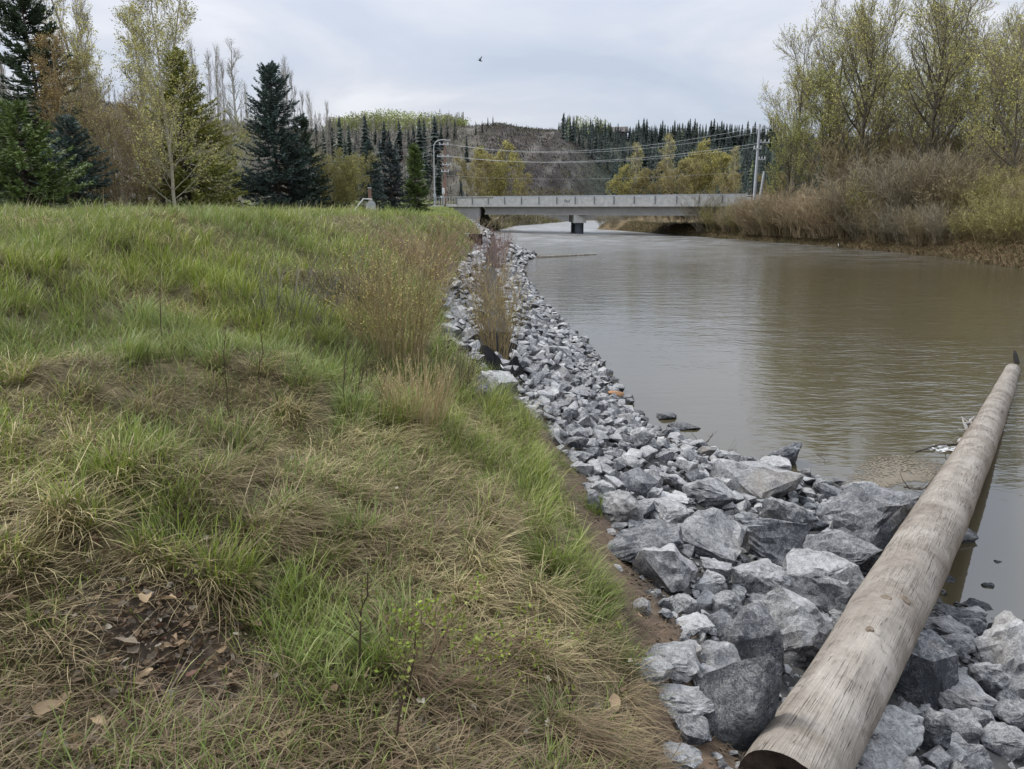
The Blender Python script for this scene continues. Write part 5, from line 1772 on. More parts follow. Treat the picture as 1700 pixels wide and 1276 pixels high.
def rock_label(x, y, s, tone):
    """size, tone and the place beside the nearest rock that has a look of its own"""
    sz = 'small' if s < .2 else ('mid-sized' if s < .3 else 'larger')
    tn = 'dark' if tone < -.08 else ('pale' if tone > .22 else 'grey')
    near = sorted(SHORT, key=lambda k: (HEROC[k][0] - x) ** 2 + (HEROC[k][1] - y) ** 2)
    for k in near[:6]:
        hx, hy, _ = HEROC[k]
        dx_, dy_ = x - hx, y - hy
        rel = ('right of the', 'behind and right of the', 'behind the', 'behind and left of the', 'left of the', 'in front and left of the', 'in front of the', 'in front and right of the')[int(round(math.atan2(dy_, dx_) / (math.pi / 4))) % 8]
        rel = ('well ' if math.hypot(dx_, dy_) > .8 else 'just ') + rel
        lb = '%s %s rock %s %s' % (sz, tn, rel, SHORT[k])
        if lb not in taken:
            taken.add(lb)
            return lb
    return '%s %s rock near the %s' % (sz, tn, SHORT[near[0]])


mb = MB()
NI = 225
for i, (x, y, s) in enumerate(cand):
    z = float(terrain(x, y, False))
    eul = rs.rand(3) * np.array((.9, .9, 6.28)) - np.array((.45, .45, 0))
    lift = s * rs.uniform(.05, .30)
    tone_ = float(np.clip(rs.normal(-.02, .2), -.4, .45))
    if i < NI:
        me = VAR[rs.randint(len(VAR))]
        o = bpy.data.objects.new('rock', me)
        COL.objects.link(o)
        o.location = (x, y, z + lift)
        o.rotation_euler = eul
        o.scale = (s * 1.12, s * rs.uniform(.8, 1.15), s * rs.uniform(.75, 1.1))
        o['tone'] = tone_
        tag(o, rock_label(x, y, s, tone_), 'rock', 'rubble stones of the river bank')
    else:
        V, F = LOWV[rs.randint(len(LOWV))] if y < 12 else TINY[rs.randint(len(TINY))]
        M = np.array(Matrix.Rotation(eul[2], 3, 'Z') @ Matrix.Rotation(eul[0], 3, 'X') @ Matrix.Rotation(eul[1], 3, 'Y'))
        Q = (V * np.array((s * 1.12, s * rs.uniform(.8, 1.1), s * rs.uniform(.7, 1.05)))) @ M.T + np.array((x, y, z + lift))
        mb.add(Q, [F], np.full(3, np.clip(tone_ + .1, 0, .5)))
# grit and chips between the stones
for _ in range(4600):
    y = 1.5 + 9.5 * rs.rand() ** 1.5
    x = rs.uniform(float(xedge(y)) + .2, float(xwater(y)) + .1)
    V, F = TINY[rs.randint(len(TINY))]
    s = rs.uniform(.02, .08)
    th = rs.rand() * 6.28
    Q = V * s
    Q = np.stack([Q[:, 0] * math.cos(th) - Q[:, 1] * math.sin(th), Q[:, 0] * math.sin(th) + Q[:, 1] * math.cos(th), Q[:, 2]], 1) + np.array((x, y, float(terrain(x, y, False)) + s * .2))
    mb.add(Q, [F], np.full(3, rs.uniform(0, .45)))
tag(mb.obj('rubble', M_RUBBLE), 'mass of small grey broken stone along the left shore', 'rubble', kind='stuff')

# ---------------------------------------------------------------- log
p0, p1 = np.array((1.19, 2.74, 1.10)), np.array((11.43, 16.51, 0.0))
_t = np.linspace(0, 1, 12)[:, None]
ctrl = p0 * (1 - _t) + p1 * _t - np.array((0, 0, .25)) * 4 * _t * (1 - _t)      # the log sags a little between its ends
ax = nrm(p1 - p0)
Llog = float(np.linalg.norm(p1 - p0))
s_c = (ctrl - p0) @ ax
s_ = np.linspace(0, s_c[-1], 150)
off = np.stack([np.interp(s_, s_c, (ctrl - p0 - np.outer(s_c, ax))[:, i]) for i in range(3)], 1)
for _ in range(12):
    off[1:-1] = (off[:-2] + off[1:-1] * 2 + off[2:]) / 4
rad = np.interp(s_, [0, 1, 1.9, 2.4, 3.4, 5.2, 9, 12, s_c[-1]], [.198, .206, .22, .236, .246, .256, .24, .21, .15])
ROT = Vector(ax).to_track_quat('X', 'Z').to_matrix()
Rm = np.array(ROT)
local = np.stack([s_, *((off @ Rm)[:, 1:].T)], 1)
local[:, 0] = s_ + (off @ Rm)[:, 0]
sides = 40
aa = np.arange(sides) / sides * 2 * math.pi
VV = np.zeros((len(s_), sides, 3))
VV[..., 0] = local[:, 0][:, None]
rr_ = rad[:, None] * (1 + .10 * (fbm(s_[:, None] * .8, aa[None] * 1.2 + 0 * s_[:, None], 61, 3) - .5) + .03 * np.cos(aa[None] * 2 + s_[:, None] * .3) + .02 * (vn(s_[:, None] * 6, aa[None] * 5 + 0 * s_[:, None], 66) - .5))
# long drying cracks cut into the wood
for (a0, s0, s1, dp) in ((1.25, .0, 1.6, .014), (1.6, .1, 2.4, .012), (1.95, .0, 1.1, .014), (1.05, 1.2, 3.6, .01), (1.45, 2.6, 5.5, .012), (2.2, .6, 3.0, .01), (1.75, 4.2, 7.5, .01), (1.2, 6, 9.5, .01), (.8, .2, 1.8, .012)):
    wv = a0 + .04 * np.sin(s_ * 3 + a0 * 9)
    g = np.exp(-((aa[None] - wv[:, None]) / .07) ** 2) * (sst(s_, s0 - .05, s0 + .15) * (1 - sst(s_, s1 - .4, s1)))[:, None]
    rr_ = rr_ - dp * g
VV[..., 1] = local[:, 1][:, None] + rr_ * np.cos(aa)
VV[..., 2] = local[:, 2][:, None] + rr_ * np.sin(aa)
I = np.arange(len(s_) * sides).reshape(len(s_), sides)
F = np.stack([I[:-1], np.roll(I[:-1], -1, 1), np.roll(I[1:], -1, 1), I[1:]], -1).reshape(-1, 4)
lg = thing('log', 'long weathered bare log running from the rocks out into the river', 'log', tuple(p0))
lg.rotation_euler = ROT.to_euler()
mk('trunk', VV.reshape(-1, 3), [F, I[-1][None]], M_LOG, lg, smooth=True)
# sawn end, slightly recessed and rotten in the middle
V = []
for k, f_ in enumerate((1.0, .94, .6, .25, 0.02)):
    ring = VV[0].copy()
    cen = np.array((0, local[0, 1], local[0, 2]))
    ring = cen + (ring - cen) * f_
    ring[:, 0] += (0, .012, .03, .09, .12)[k] + .006 * np.sin(aa * 5 + k)
    V.append(ring)
V = np.concatenate(V)
I2 = np.arange(5 * sides).reshape(5, sides)
F2 = np.stack([I2[:-1], I2[1:], np.roll(I2[1:], -1, 1), np.roll(I2[:-1], -1, 1)], -1).reshape(-1, 4)
mk('sawn_end', V, [F2, I2[-1][None, ::-1]], M_ENDWOOD, lg, smooth=True)


def knot(px, py, r):
    d = px_ray(px, py)
    Oc = np.array((0, 0, EYE))
    # nearest surface point of the log along the ray
    best = None
    for t in np.arange(3.0, 14, .01):
        q = Rm.T @ (Oc + d * t - p0)
        k = np.clip(np.interp(q[0], s_, np.arange(len(s_))), 0, len(s_) - 1)
        cy, cz = np.interp(k, np.arange(len(s_)), local[:, 1]), np.interp(k, np.arange(len(s_)), local[:, 2])
        if math.hypot(q[1] - cy, q[2] - cz) < np.interp(k, np.arange(len(s_)), rad) + .004:
            best = (q, cy, cz)
            break
    if best is None:
        return
    q, cy, cz = best
    n_ = nrm(np.array((0, q[1] - cy, q[2] - cz)))
    t1 = np.array((1., 0, 0))
    t2 = np.cross(n_, t1)
    V, nring, ns_ = [], 6, 18
    for k, f_ in enumerate((1.25, 1.0, .82, .6, .35, .05)):
        a = np.arange(ns_) / ns_ * 6.283
        wob = 1 + .08 * np.sin(a * 3 + k) + .05 * np.sin(a * 5)
        V.append(q + t1 * (np.cos(a) * r * 1.2 * f_ * wob)[:, None] + t2 * (np.sin(a) * r * f_ * wob)[:, None] + n_ * (-.014, -.001, .002, .001, .0, -.001)[k])
    V = np.concatenate(V)
    I2 = np.arange(nring * ns_).reshape(nring, ns_)
    F2 = np.stack([I2[:-1], np.roll(I2[:-1], -1, 1), np.roll(I2[1:], -1, 1), I2[1:]], -1).reshape(-1, 4)
    mk('knot', V, [F2, I2[-1][None]], M_KNOT, lg, smooth=True)


knot(1472, 990, .032)
knot(1504, 994, .036)
knot(1445, 1042, .02)

# broken stub rising from the water past the log's far end
q = at(1690, 612, 17.2)
st = thing('stump', 'dark broken stub in the water beyond the far end of the log', 'driftwood', (q[0], q[1], -.1))
V, F = tubes(np.array([[(0, 0, -.2), (.02, .1, .1), (.05, .25, .28), (.07, .32, .36)]]), np.array([[.07, .06, .045, .02]]), 8, True)
mk('stub', V, F, M_DARKWOOD, st)
# half-drowned log upstream
a_, b_ = np.array(ghit(893, 428, 0)), None
d = px_ray(990, 422)
b_ = d * ((.03 - EYE) / d[2]) + np.array((0, 0, EYE))
a_[2] = .02
M_TWIGB = m_plain('waterlogged_wood', (.10, .085, .065), (.3, .27, .22), 3, .8, .01)
P = np.linspace(a_, b_, 10)
V, F = tubes(P[None], np.linspace(.15, .07, 10)[None], 12, True)
tag(mk('log', V, F, M_TWIGB, smooth=True, sharp=50, col=None), 'pale half-drowned log lying upstream off the rocky spit', 'log')

# rusty wood chunk at the waterline
q = ghit(1026, 663, 0)
t_ = rock_mesh(950, (.34, .13, .10), 3, 20, 3, .05, 'driftwood')
t_.materials.append(M_ORANGE)
o = bpy.data.objects.new('driftwood', t_)
COL.objects.link(o)
o.location = (q[0] - .05, q[1], q[2] + .12)
o.rotation_euler = (0, .12, -.2)
tag(o, 'rust-coloured chunk of wood on the rocks at the waterline', 'driftwood')


def twig_thing(name, lab, cat, pxs, r, m, z=None, sub=0, seed=0, jit=.02):
    rs = RS(seed)
    pts = []
    for px, py, dz in pxs:
        d = px_ray(px, py)
        q = np.array(ghit(px, py, 0)) if z is None else d * ((z - EYE) / d[2]) + np.array((0, 0, EYE))
        q[2] += dz
        pts.append(q)
    pts = np.array(pts)
    k = 9
    tt = np.linspace(0, 1, k) * (len(pts) - 1)
    Q = np.stack([np.interp(tt, np.arange(len(pts)), pts[:, i]) for i in range(3)], 1)
    Q[1:-1] += rs.normal(0, jit, (k - 2, 3)) * np.array((1, 1, .3))
    b0 = Q[0].copy()
    t_ = thing(name, lab, cat, tuple(b0))
    V, F = tubes((Q - b0)[None], np.linspace(r, r * .4, k)[None], 7, True)
    mk('stem', V, F, m, t_, smooth=True)
    if sub:
        K, KR = kids((Q - b0)[None], np.linspace(r, r * .4, k)[None], sub, .15, 1, .8, lambda t: .35 * (1.1 - .5 * t), 5, rs, up=.25, wig=.2, rr=.5)
        V, F = tubes(K, KR, 5)
        mk('twigs', V, F, m, t_)
    return t_


M_TWIG = m_plain('wet_twig', (.04, .032, .026), (.12, .10, .085), 20, .7, .004)
M_TWIGP = m_plain('bleached_twig', (.2, .18, .16), (.42, .4, .37), 14, .8, .004)
twig_thing('branch', 'dark drowned branch reaching left from the log', 'branch', [(1590, 742, .06), (1560, 741, .03), (1520, 748, -.01)], .022, M_TWIG, .02, 4, 1)
twig_thing('branch', 'tangled bleached root wad against the far side of the log', 'branch', [(1592, 738, .03), (1604, 718, .12), (1618, 700, .1)], .035, M_TWIGP, .03, 14, 2, .04)
twig_thing('branch', 'dark twig raft packed against the log near the scum patch', 'branch', [(1500, 812, .03), (1530, 818, .06), (1562, 806, .03)], .014, M_TWIG, .02, 16, 3, .03)
twig_thing('branch', 'forked driftwood stick at the water edge of the cove', 'branch', [(1150, 745, .04), (1172, 742, .06), (1182, 731, .12)], .016, M_TWIG, None, 3, 4)
twig_thing('branch', 'thin curled twig floating in the cove', 'branch', [(1195, 748, .02), (1205, 754, .03), (1222, 748, .02)], .008, M_TWIG, .01, 4, 5)
twig_thing('branch', 'bent dark twig poking out of the rocks by the cove', 'branch', [(1090, 735, .1), (1103, 738, .12), (1130, 752, .06)], .010, M_TWIG, None, 4, 6)
twig_thing('branch', 'small bent twig sticking out of the open water', 'branch', [(1350, 752, -.02), (1368, 757, .02), (1371, 766, .05)], .006, M_TWIG, .01, 0, 7, .004)
twig_thing('branch', 'upright dead twig beside the log near the scum patch', 'branch', [(1540, 806, .0), (1552, 792, .02), (1556, 776, .02)], .006, M_TWIG, .02, 3, 8, .004)
# bank roots on the far side
twig_thing('branch', 'leaning dead branch in front of the right bank', 'branch', [(1392, 412, .2), (1388, 402, .6), (1380, 388, 1.4)], .05, M_TWIGP, .0, 4, 9, .05)

# brown foam scum by the log
cpt = []
for px, py in [(1405, 800), (1420, 775), (1450, 760), (1500, 755), (1550, 763), (1578, 775), (1560, 790), (1545, 800), (1510, 798), (1480, 806), (1450, 812), (1425, 812)]:
    d = px_ray(px, py)
    cpt.append((d * (-EYE / d[2]))[:2])
cpt = np.array(cpt)
cc_ = cpt.mean(0)
rs = RS(7)
rings = []
m_ = len(cpt) * 6
tt = np.arange(m_) / 6
edge = np.stack([np.interp(tt, np.arange(len(cpt) + 1), np.append(cpt[:, i], cpt[0, i])) for i in range(2)], 1)
edge += (cc_ - edge) * (rs.rand(m_, 1) * .12)
mb = MB()
for k in range(4600):
    q = edge[rs.randint(m_)]
    f_ = rs.rand() ** .42 * 1.06
    p_ = cc_ + (q - cc_) * f_ + rs.normal(0, .02, 2)
    r_ = rs.uniform(.006, .022) * (1.25 - .7 * f_)
    a_s = np.arange(6) / 6 * 6.283 + rs.rand()
    rr2 = r_ * rs.uniform(.6, 1.3, 6)
    mb.add(np.c_[p_[0] + np.cos(a_s) * rr2 * 1.3, p_[1] + np.sin(a_s) * rr2, np.full(6, .003 + .002 * rs.rand())], [np.arange(6)[None]])
tag(mb.obj('river_scum', M_SCUM), 'patch of pale brown foam and scum floating beside the log', 'scum', kind='stuff')

# white froth at the drowned branch
mb = MB()
for k in range(34):
    d = px_ray(rs.uniform(1545, 1590), rs.uniform(738, 750))
    q = d * (-EYE / d[2])
    V, F = LOWV[rs.randint(10)]
    s = rs.uniform(.02, .06)
    mb.add(V * np.array((s * 1.6, s, s * .3)) + np.array((q[0], q[1], .004)), [F])
tag(mb.obj('froth', M_WHITE), 'white froth beside the drowned branch at the log', 'froth', kind='stuff')

# ---------------------------------------------------------------- bird
bq = at(797, 100, 60)
bi = thing('bird', 'dark bird flying over the river with one wing raised', 'bird', tuple(bq), -.25)
bi.scale = (.52, .52, .52)
V, F = tubes(np.array([[(-.32, 0, .06), (-.24, 0, .05), (-.1, 0, .0), (.05, 0, -.05), (.2, 0, -.09), (.3, 0, -.11), (.36, 0, -.12)]]), np.array([[.01, .04, .085, .09, .06, .05, .012]]), 10, True)
mk('body', V, F, M_BIRD, bi, smooth=True)
for sg, dirv in ((1, np.array((.22, .35, .62))), (-1, np.array((-.05, -.62, .12)))):
    n_ = 7
    s_w = np.linspace(0, 1, n_)
    L = np.array((.02, 0, .0)) + dirv * s_w[:, None] + np.array((0, 0, .12)) * np.sin(s_w * 3.1)[:, None]
    ch = np.interp(s_w, [0, .4, 1], [.2, .19, .04])
    F1 = L + np.array((.5, 0, -.15)) * ch[:, None] * .8
    B1 = L - np.array((.5, 0, -.15)) * ch[:, None]
    V = np.concatenate([F1, B1, L + np.array((0, .012 * sg, .02))])
    i = np.arange(n_ - 1)
    F2 = np.concatenate([np.stack([i, i + 1, i + 1 + 2 * n_, i + 2 * n_], 1), np.stack([i + 2 * n_, i + 1 + 2 * n_, i + 1 + n_, i + n_], 1), np.stack([i + n_, i + 1 + n_, i + 1, i], 1)])
    mk('wing', V, [F2], M_BIRD, bi)
V = np.array([(-.28, .03, .06), (-.28, -.03, .06), (-.5, -.07, .1), (-.5, .07, .1), (-.28, 0, .085), (-.5, 0, .115)])
mk('tail', V, [[(0, 1, 2, 3), (0, 3, 5, 4), (1, 4, 5, 2)]], M_BIRD, bi)

# ---------------------------------------------------------------- grass
def hash2(ix, iy, s):
    n = (ix * 374761393 + iy * 668265263 + s * 982451653) & 0xffffffff
    n = ((n ^ (n >> 13)) * 1274126177) & 0xffffffff
    return ((n ^ (n >> 16)) & 0xffff) / 65535.0


def blades(x, y, head, L, th0, th1, w, col, rs, lift=.004, seg=3):
    """curved tapering blades (seg segments, the last one pointed), kept above the ground"""
    n = len(x)
    tk = np.array([0, .38, .72, 1.0]) if seg == 3 else np.array([0, .55, 1.0])
    hd = np.stack([np.cos(head), np.sin(head)], 1)
    side = np.stack([-hd[:, 1], hd[:, 0], np.zeros(n)], 1)
    z0 = terrain(x, y)
    P = np.zeros((n, seg + 1, 3))
    P[:, 0] = np.stack([x, y, z0 - .01], 1)
    bend = rs.normal(0, .25, n)
    for k in range(1, seg + 1):
        f = (tk[k] + tk[k - 1]) / 2
        th = th0 + (th1 - th0) * f
        dl = L * (tk[k] - tk[k - 1])
        hh = head + bend * f
        P[:, k, 0] = P[:, k - 1, 0] + np.sin(th) * dl * np.cos(hh)
        P[:, k, 1] = P[:, k - 1, 1] + np.sin(th) * dl * np.sin(hh)
        P[:, k, 2] = P[:, k - 1, 2] + np.cos(th) * dl
        g = terrain(P[:, k, 0], P[:, k, 1]) + lift + .02 * rs.rand(n)
        P[:, k, 2] = np.maximum(P[:, k, 2], g)
    ws = w[:, None] * (np.array([.75, 1.0, .7]) if seg == 3 else np.array([.8, .95]))[None]
    A = P[:, :seg] - side[:, None] * ws[..., None] * .5
    B = P[:, :seg] + side[:, None] * ws[..., None] * .5
    nv = 2 * seg + 1
    V = np.concatenate([np.stack([A, B], 2).reshape(n, 2 * seg, 3), P[:, seg:]], 1)
    i = (np.arange(n) * nv)[:, None]
    F4 = np.concatenate([i + np.array([[2 * q, 2 * q + 1, 2 * q + 3, 2 * q + 2]]) for q in range(seg - 1)])
    F3 = i + np.array([[nv - 3, nv - 2, nv - 1]])
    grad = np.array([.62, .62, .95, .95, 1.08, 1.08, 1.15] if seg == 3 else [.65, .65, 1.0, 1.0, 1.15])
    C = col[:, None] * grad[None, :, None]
    return V.reshape(-1, 3), [F4, F3], C.reshape(-1, 3)


def blade_mesh(name, lab, x, y, head, L, th0, th1, w, col, rs, split=3.6, lift=.004):
    """near blades get three segments, farther ones two"""
    mb = MB()
    for sel_, sg in ((y < split, 3), (y >= split, 2)):
        if sel_.any():
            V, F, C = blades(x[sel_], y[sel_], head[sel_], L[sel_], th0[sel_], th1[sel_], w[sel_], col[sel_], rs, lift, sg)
            mb.add(V, F, C)
    return tag(mb.obj(name, M_GRASS), lab, 'grass', kind='stuff')


GB = []      # greener and straw patches: px, py, radius m, weight


def patch(px, py, r, w):
    q = ghit(px, py)
    GB.append((q[0], q[1], r, w))


for a in [(205, 860, .28, .8), (490, 1110, .30, 1.1), (430, 1010, .25, .7), (640, 1160, .3, .35), (560, 880, .35, .25), (60, 760, .6, .4), (300, 780, .5, .35), (900, 800, .45, .6), (940, 900, .35, .7), (975, 990, .3, .7), (870, 720, .5, .45), (780, 760, .5, .3), (60, 560, 1.2, .5), (350, 480, 1.5, .35), (480, 430, 2.0, .4), (560, 600, .5, .35), (150, 430, 2, .25), (640, 480, 1.5, .1),
          (60, 950, .5, -.6), (140, 1010, .45, -.5), (430, 830, .45, -.55), (420, 660, .6, -.5), (240, 400, .9, -.5), (180, 470, .6, -.5), (300, 520, .5, -.6), (470, 350, 1.5, -.5), (90, 400, .8, -.4), (330, 380, 1.2, -.4), (20, 640, .5, -.5), (560, 470, .9, -.4), (800, 950, .45, -.55), (900, 1150, .5, -.6), (1040, 1200, .4, -.6), (830, 1060, .4, -.5), (300, 1180, .4, -.6), (80, 1200, .5, -.45), (560, 760, .5, -.3), (700, 880, .4, -.3), (650, 640, .5, -.4), (100, 700, .5, -.3), (960, 1240, .4, -.6), (680, 420, 2.5, -.2), (700, 560, .8, -.3)]:
    patch(*a)


def greenness(x, y):
    g = .50 + (fbm(x * .55, y * .55, 12, 3) - .5) * 1.3 + (fbm(x * 2.6, y * 2.6, 17, 2) - .5) * 1.1
    for qx, qy, r, w in GB:
        g = g + w * np.exp(-((x - qx) ** 2 + (y - qy) ** 2) / (r * r))
    ed = xedge(y) - x
    g = g + .32 * np.exp(-((ed - .30) / .30) ** 2) * (y > 3.0) * (y < 9)
    g = g - .25 * sst(2.9, 3.4, 1) * 0
    g = g + .18 * sst(y, 9, 22) * (x < -2.5)
    return g


rs = RS(123)
bands = [(1.35, 2.2, 6800), (2.2, 3, 7000), (3, 4, 5600), (4, 5.5, 3900), (5.5, 7.5, 2500), (7.5, 10, 1450), (10, 14, 750), (14, 20, 360), (20, 30, 150), (30, 48, 60), (48, 80, 22), (80, 118, 10)]
X, Y = [], []
for y0, y1, den_ in bands:
    xl0 = -.72 * y1 - .6
    area = (y1 - y0) * (1.0 - xl0)
    n = int(area * den_ * .92)
    yy = rs.uniform(y0, y1, n)
    xx = rs.uniform(xl0, 1.0, n)
    ok = (xx < xedge(yy) + np.interp(yy, [1.3, 2.6, 4, 6.5, 8, 9], [-.34, -.28, -.25, -.22, -.06, .04]) + rs.normal(0, .05, n)) & (xx > -.74 * yy - .5)
    X.append(xx[ok])
    Y.append(yy[ok])
X, Y = np.concatenate(X), np.concatenate(Y)
# gather towards tussock centres
cs = np.clip(.26 + Y * .012, .26, .8)
cell = .34
ix, iy = np.floor(X / cell).astype(np.int64), np.floor(Y / cell).astype(np.int64)
tx = (ix + .15 + .7 * hash2(ix, iy, 1)) * cell
ty = (iy + .15 + .7 * hash2(ix, iy, 2)) * cell
tu = hash2(ix, iy, 3)                 # character of the tussock
pull = np.where(tu < .45, .42, .0)
dx, dy = X - tx, Y - ty
X = tx + dx * (1 - pull)
Y = ty + dy * (1 - pull)
dist_ = np.hypot(X, Y)
g = greenness(X, Y)
n = len(X)
out_h = np.arctan2(dy, dx)
down = np.arctan2(-.35 - .3 * (fbm(X * .7, Y * .7, 51, 2) - .5), 1.0) + (fbm(X * 1.1, Y * 1.1, 52, 2) - .5) * 2.6
isg = rs.rand(n) < .25 + .55 * sst(g, .22, .85)
far_k = np.clip(dist_ / 6.5, 1, 9)
bare = sst(fbm(X * 1.6 + 30, Y * 1.6, 71, 3), .60, .72)      # thin places with thatch showing
keep = rs.rand(n) > bare * .3 * (dist_ < 12)
path_gap = (X < -8) & (Y > 11.3) & (Y < 16) & (X > -26)
keep &= ~(path_gap & (rs.rand(n) < .85))
# leaf litter hollow and the worn lower strip
lit = [ghit(280, 1090), ghit(240, 1040), ghit(330, 1130), ghit(700, 1190), ghit(100, 1210), ghit(300, 620)]
for k_, (lx, ly, lz) in enumerate(lit):
    rr2 = .27 if k_ < 3 else .17
    keep &= ~((np.hypot(X - lx, Y - ly) < rr2 * (.8 + .4 * rs.rand(n))) & (rs.rand(n) < .74))
sel = keep & isg
m = int(sel.sum())
x_, y_, fk = X[sel], Y[sel], far_k[sel]
gg = np.clip(g[sel], 0, 1.3)
tus = (tu[sel] < .45)
hd = np.where(tus, out_h[sel] + rs.normal(0, .5, m), rs.rand(m) * 6.28)
hd = np.where(rs.rand(m) < .3, down[sel] + rs.normal(0, .5, m), hd)
L = rs.uniform(.10, .27, m) * np.where(y_ < 9, np.clip((xedge(y_) - x_ - .1) / .3, .45, 1), 1) * (.65 + .5 * gg) * (.8 + .5 * hash2(ix[sel], iy[sel], 5)) * np.clip(fk, 1, 1.35)
c0 = np.array((.255, .315, .045))
c1_ = np.array((.145, .19, .038))
c2_ = np.array((.40, .39, .15))
pk = rs.rand(m, 1)
col = c0 * pk + c1_ * (1 - pk)
col = np.where(rs.rand(m, 1) < .22, c2_, col)
coolf = sst(fbm(x_ * .35, y_ * .35, 81, 2), .45, .65)[:, None] * .5
col = col * (1 - coolf) + coolf * np.array((.155, .205, .075))
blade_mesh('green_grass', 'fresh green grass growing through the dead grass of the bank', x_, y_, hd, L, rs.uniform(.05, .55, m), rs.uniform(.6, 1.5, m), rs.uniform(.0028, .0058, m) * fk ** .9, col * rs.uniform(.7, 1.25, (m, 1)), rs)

sel = keep & ~isg
m = int(sel.sum())
x_, y_, fk = X[sel], Y[sel], far_k[sel]
hd = np.where((tu[sel] < .35), out_h[sel] * .0 + down[sel] + rs.normal(0, .35, m), down[sel] + rs.normal(0, .8, m))
hd = np.where(rs.rand(m) < .42, rs.rand(m) * 6.28, hd)
long_ = np.where(tu[sel] < .35, 1.35, .95)
edl = np.clip((xedge(y_) - x_) / .35, .3, 1)
L = rs.uniform(.10, .32, m) * long_ * np.where(y_ < 6.5, edl, 1)
s0, s1, s2 = np.array((.62, .53, .285)), np.array((.37, .295, .145)), np.array((.145, .095, .05))
pk = rs.rand(m, 1)
col = s0 * pk + s1 * (1 - pk)
col = np.where(rs.rand(m, 1) < .24, s2, col)
brz = (sst(fbm(x_ * .9 + 7, y_ * .9, 33, 2), .45, .68) * .5 * (dist_[sel] < 9) + .38 * sst(-dist_[sel], -3.6, -2.2) + .45 * sst(x_, -.1, .5) * (y_ < 4)).clip(0, .85)[:, None]
col = col * (1 - brz) + brz * np.array((.19, .135, .08))
blade_mesh('dry_grass', 'matted straw-coloured dead grass lying over the bank', x_, y_, hd, L, rs.uniform(.45, 1.45, m), rs.uniform(1.35, 1.95, m), rs.uniform(.0020, .0044, m) * fk ** .9, col * rs.uniform(.65, 1.2, (m, 1)), rs)

# flat thatch pressed onto the ground everywhere
m = 80000
y_ = 1.4 + 14 * rs.rand(m) ** 1.9
x_ = -(.74 * y_ + .5) + (1.2 + .74 * y_) * rs.rand(m)
okk = x_ < xedge(y_) + np.interp(y_, [1.3, 2.6, 4, 7, 9], [-.2, -.12, -.08, -.02, .06]) + rs.normal(0, .06, m)
okk &= rs.rand(m) < np.interp(y_, [1.4, 3, 16], [1, 1, 1])
x_, y_ = x_[okk], y_[okk]
m = len(x_)
okk = np.ones(m, bool)
for lx, ly, lz in lit[:3]:
    okk &= ~((np.hypot(x_ - lx, y_ - ly) < .26) & (rs.rand(m) < .9))
x_, y_ = x_[okk], y_[okk]
m = len(x_)
dcl = np.hypot(x_, y_)
gg = np.clip(greenness(x_, y_), 0, 1)[:, None]
pk = rs.rand(m, 1)
col = np.array((.30, .235, .115)) * pk + np.array((.095, .066, .038)) * (1 - pk)
col = np.where(rs.rand(m, 1) < gg * .55, np.array((.12, .145, .045)), col)
blade_mesh('grass_thatch', 'flattened old grass pressed onto the ground under the living grass', x_, y_, rs.rand(m) * 6.28, rs.uniform(.07, .2, m) * np.clip(dcl / 6, 1, 2), rs.uniform(1.15, 1.5, m), rs.uniform(1.45, 1.8, m), rs.uniform(.0022, .0046, m) * np.clip(dcl / 6, 1, 3), col * rs.uniform(.6, 1.15, (m, 1)), rs, split=1.0, lift=.002)

# tall seed stalks against the skyline of the field
m = 2600
y_ = rs.uniform(5.5, 30, m)
x_ = -rs.uniform(.15, .74, m) * y_ - .5
okk = x_ < np.interp(y_, CY, XC) + 2.2
x_, y_ = x_[okk], y_[okk]
m = len(x_)
blade_mesh('tall_grass', 'thin taller grass stems standing along the crest of the bank', x_, y_, rs.normal(.4, 1.2, m), rs.uniform(.25, .55, m), rs.uniform(.0, .4, m), rs.uniform(.3, 1.3, m), rs.uniform(.003, .005, m) * np.clip(y_ / 8, 1, 3), np.array((.30, .27, .14)) * rs.uniform(.6, 1.25, (m, 1)), rs)

# straw fringe hanging over the right bank
m = 15000
y_ = rs.uniform(44, 125, m)
xr_ = np.interp(y_, RY, XR)
x_ = xr_ + rs.uniform(-.1, 1.0, m) ** 1 * 2.4
sel = rs.rand(m) < 1
col = np.where(rs.rand(m, 1) < .25, np.array((.15, .16, .06)), np.where(rs.rand(m, 1) < .5, np.array((.26, .19, .105)), np.array((.17, .115, .065))))
col = np.where((y_ > 74)[:, None] & (rs.rand(m, 1) < .4), np.array((.20, .20, .08)), col)
blade_mesh('bank_grass', 'overhanging dry grass along the right bank', x_, y_, math.pi + rs.normal(0, .6, m), rs.uniform(.4, 1.0, m), rs.uniform(.2, .9, m), rs.uniform(1.4, 2.4, m), rs.uniform(.03, .06, m), col * rs.uniform(.6, 1.2, (m, 1)), rs, split=1.0)

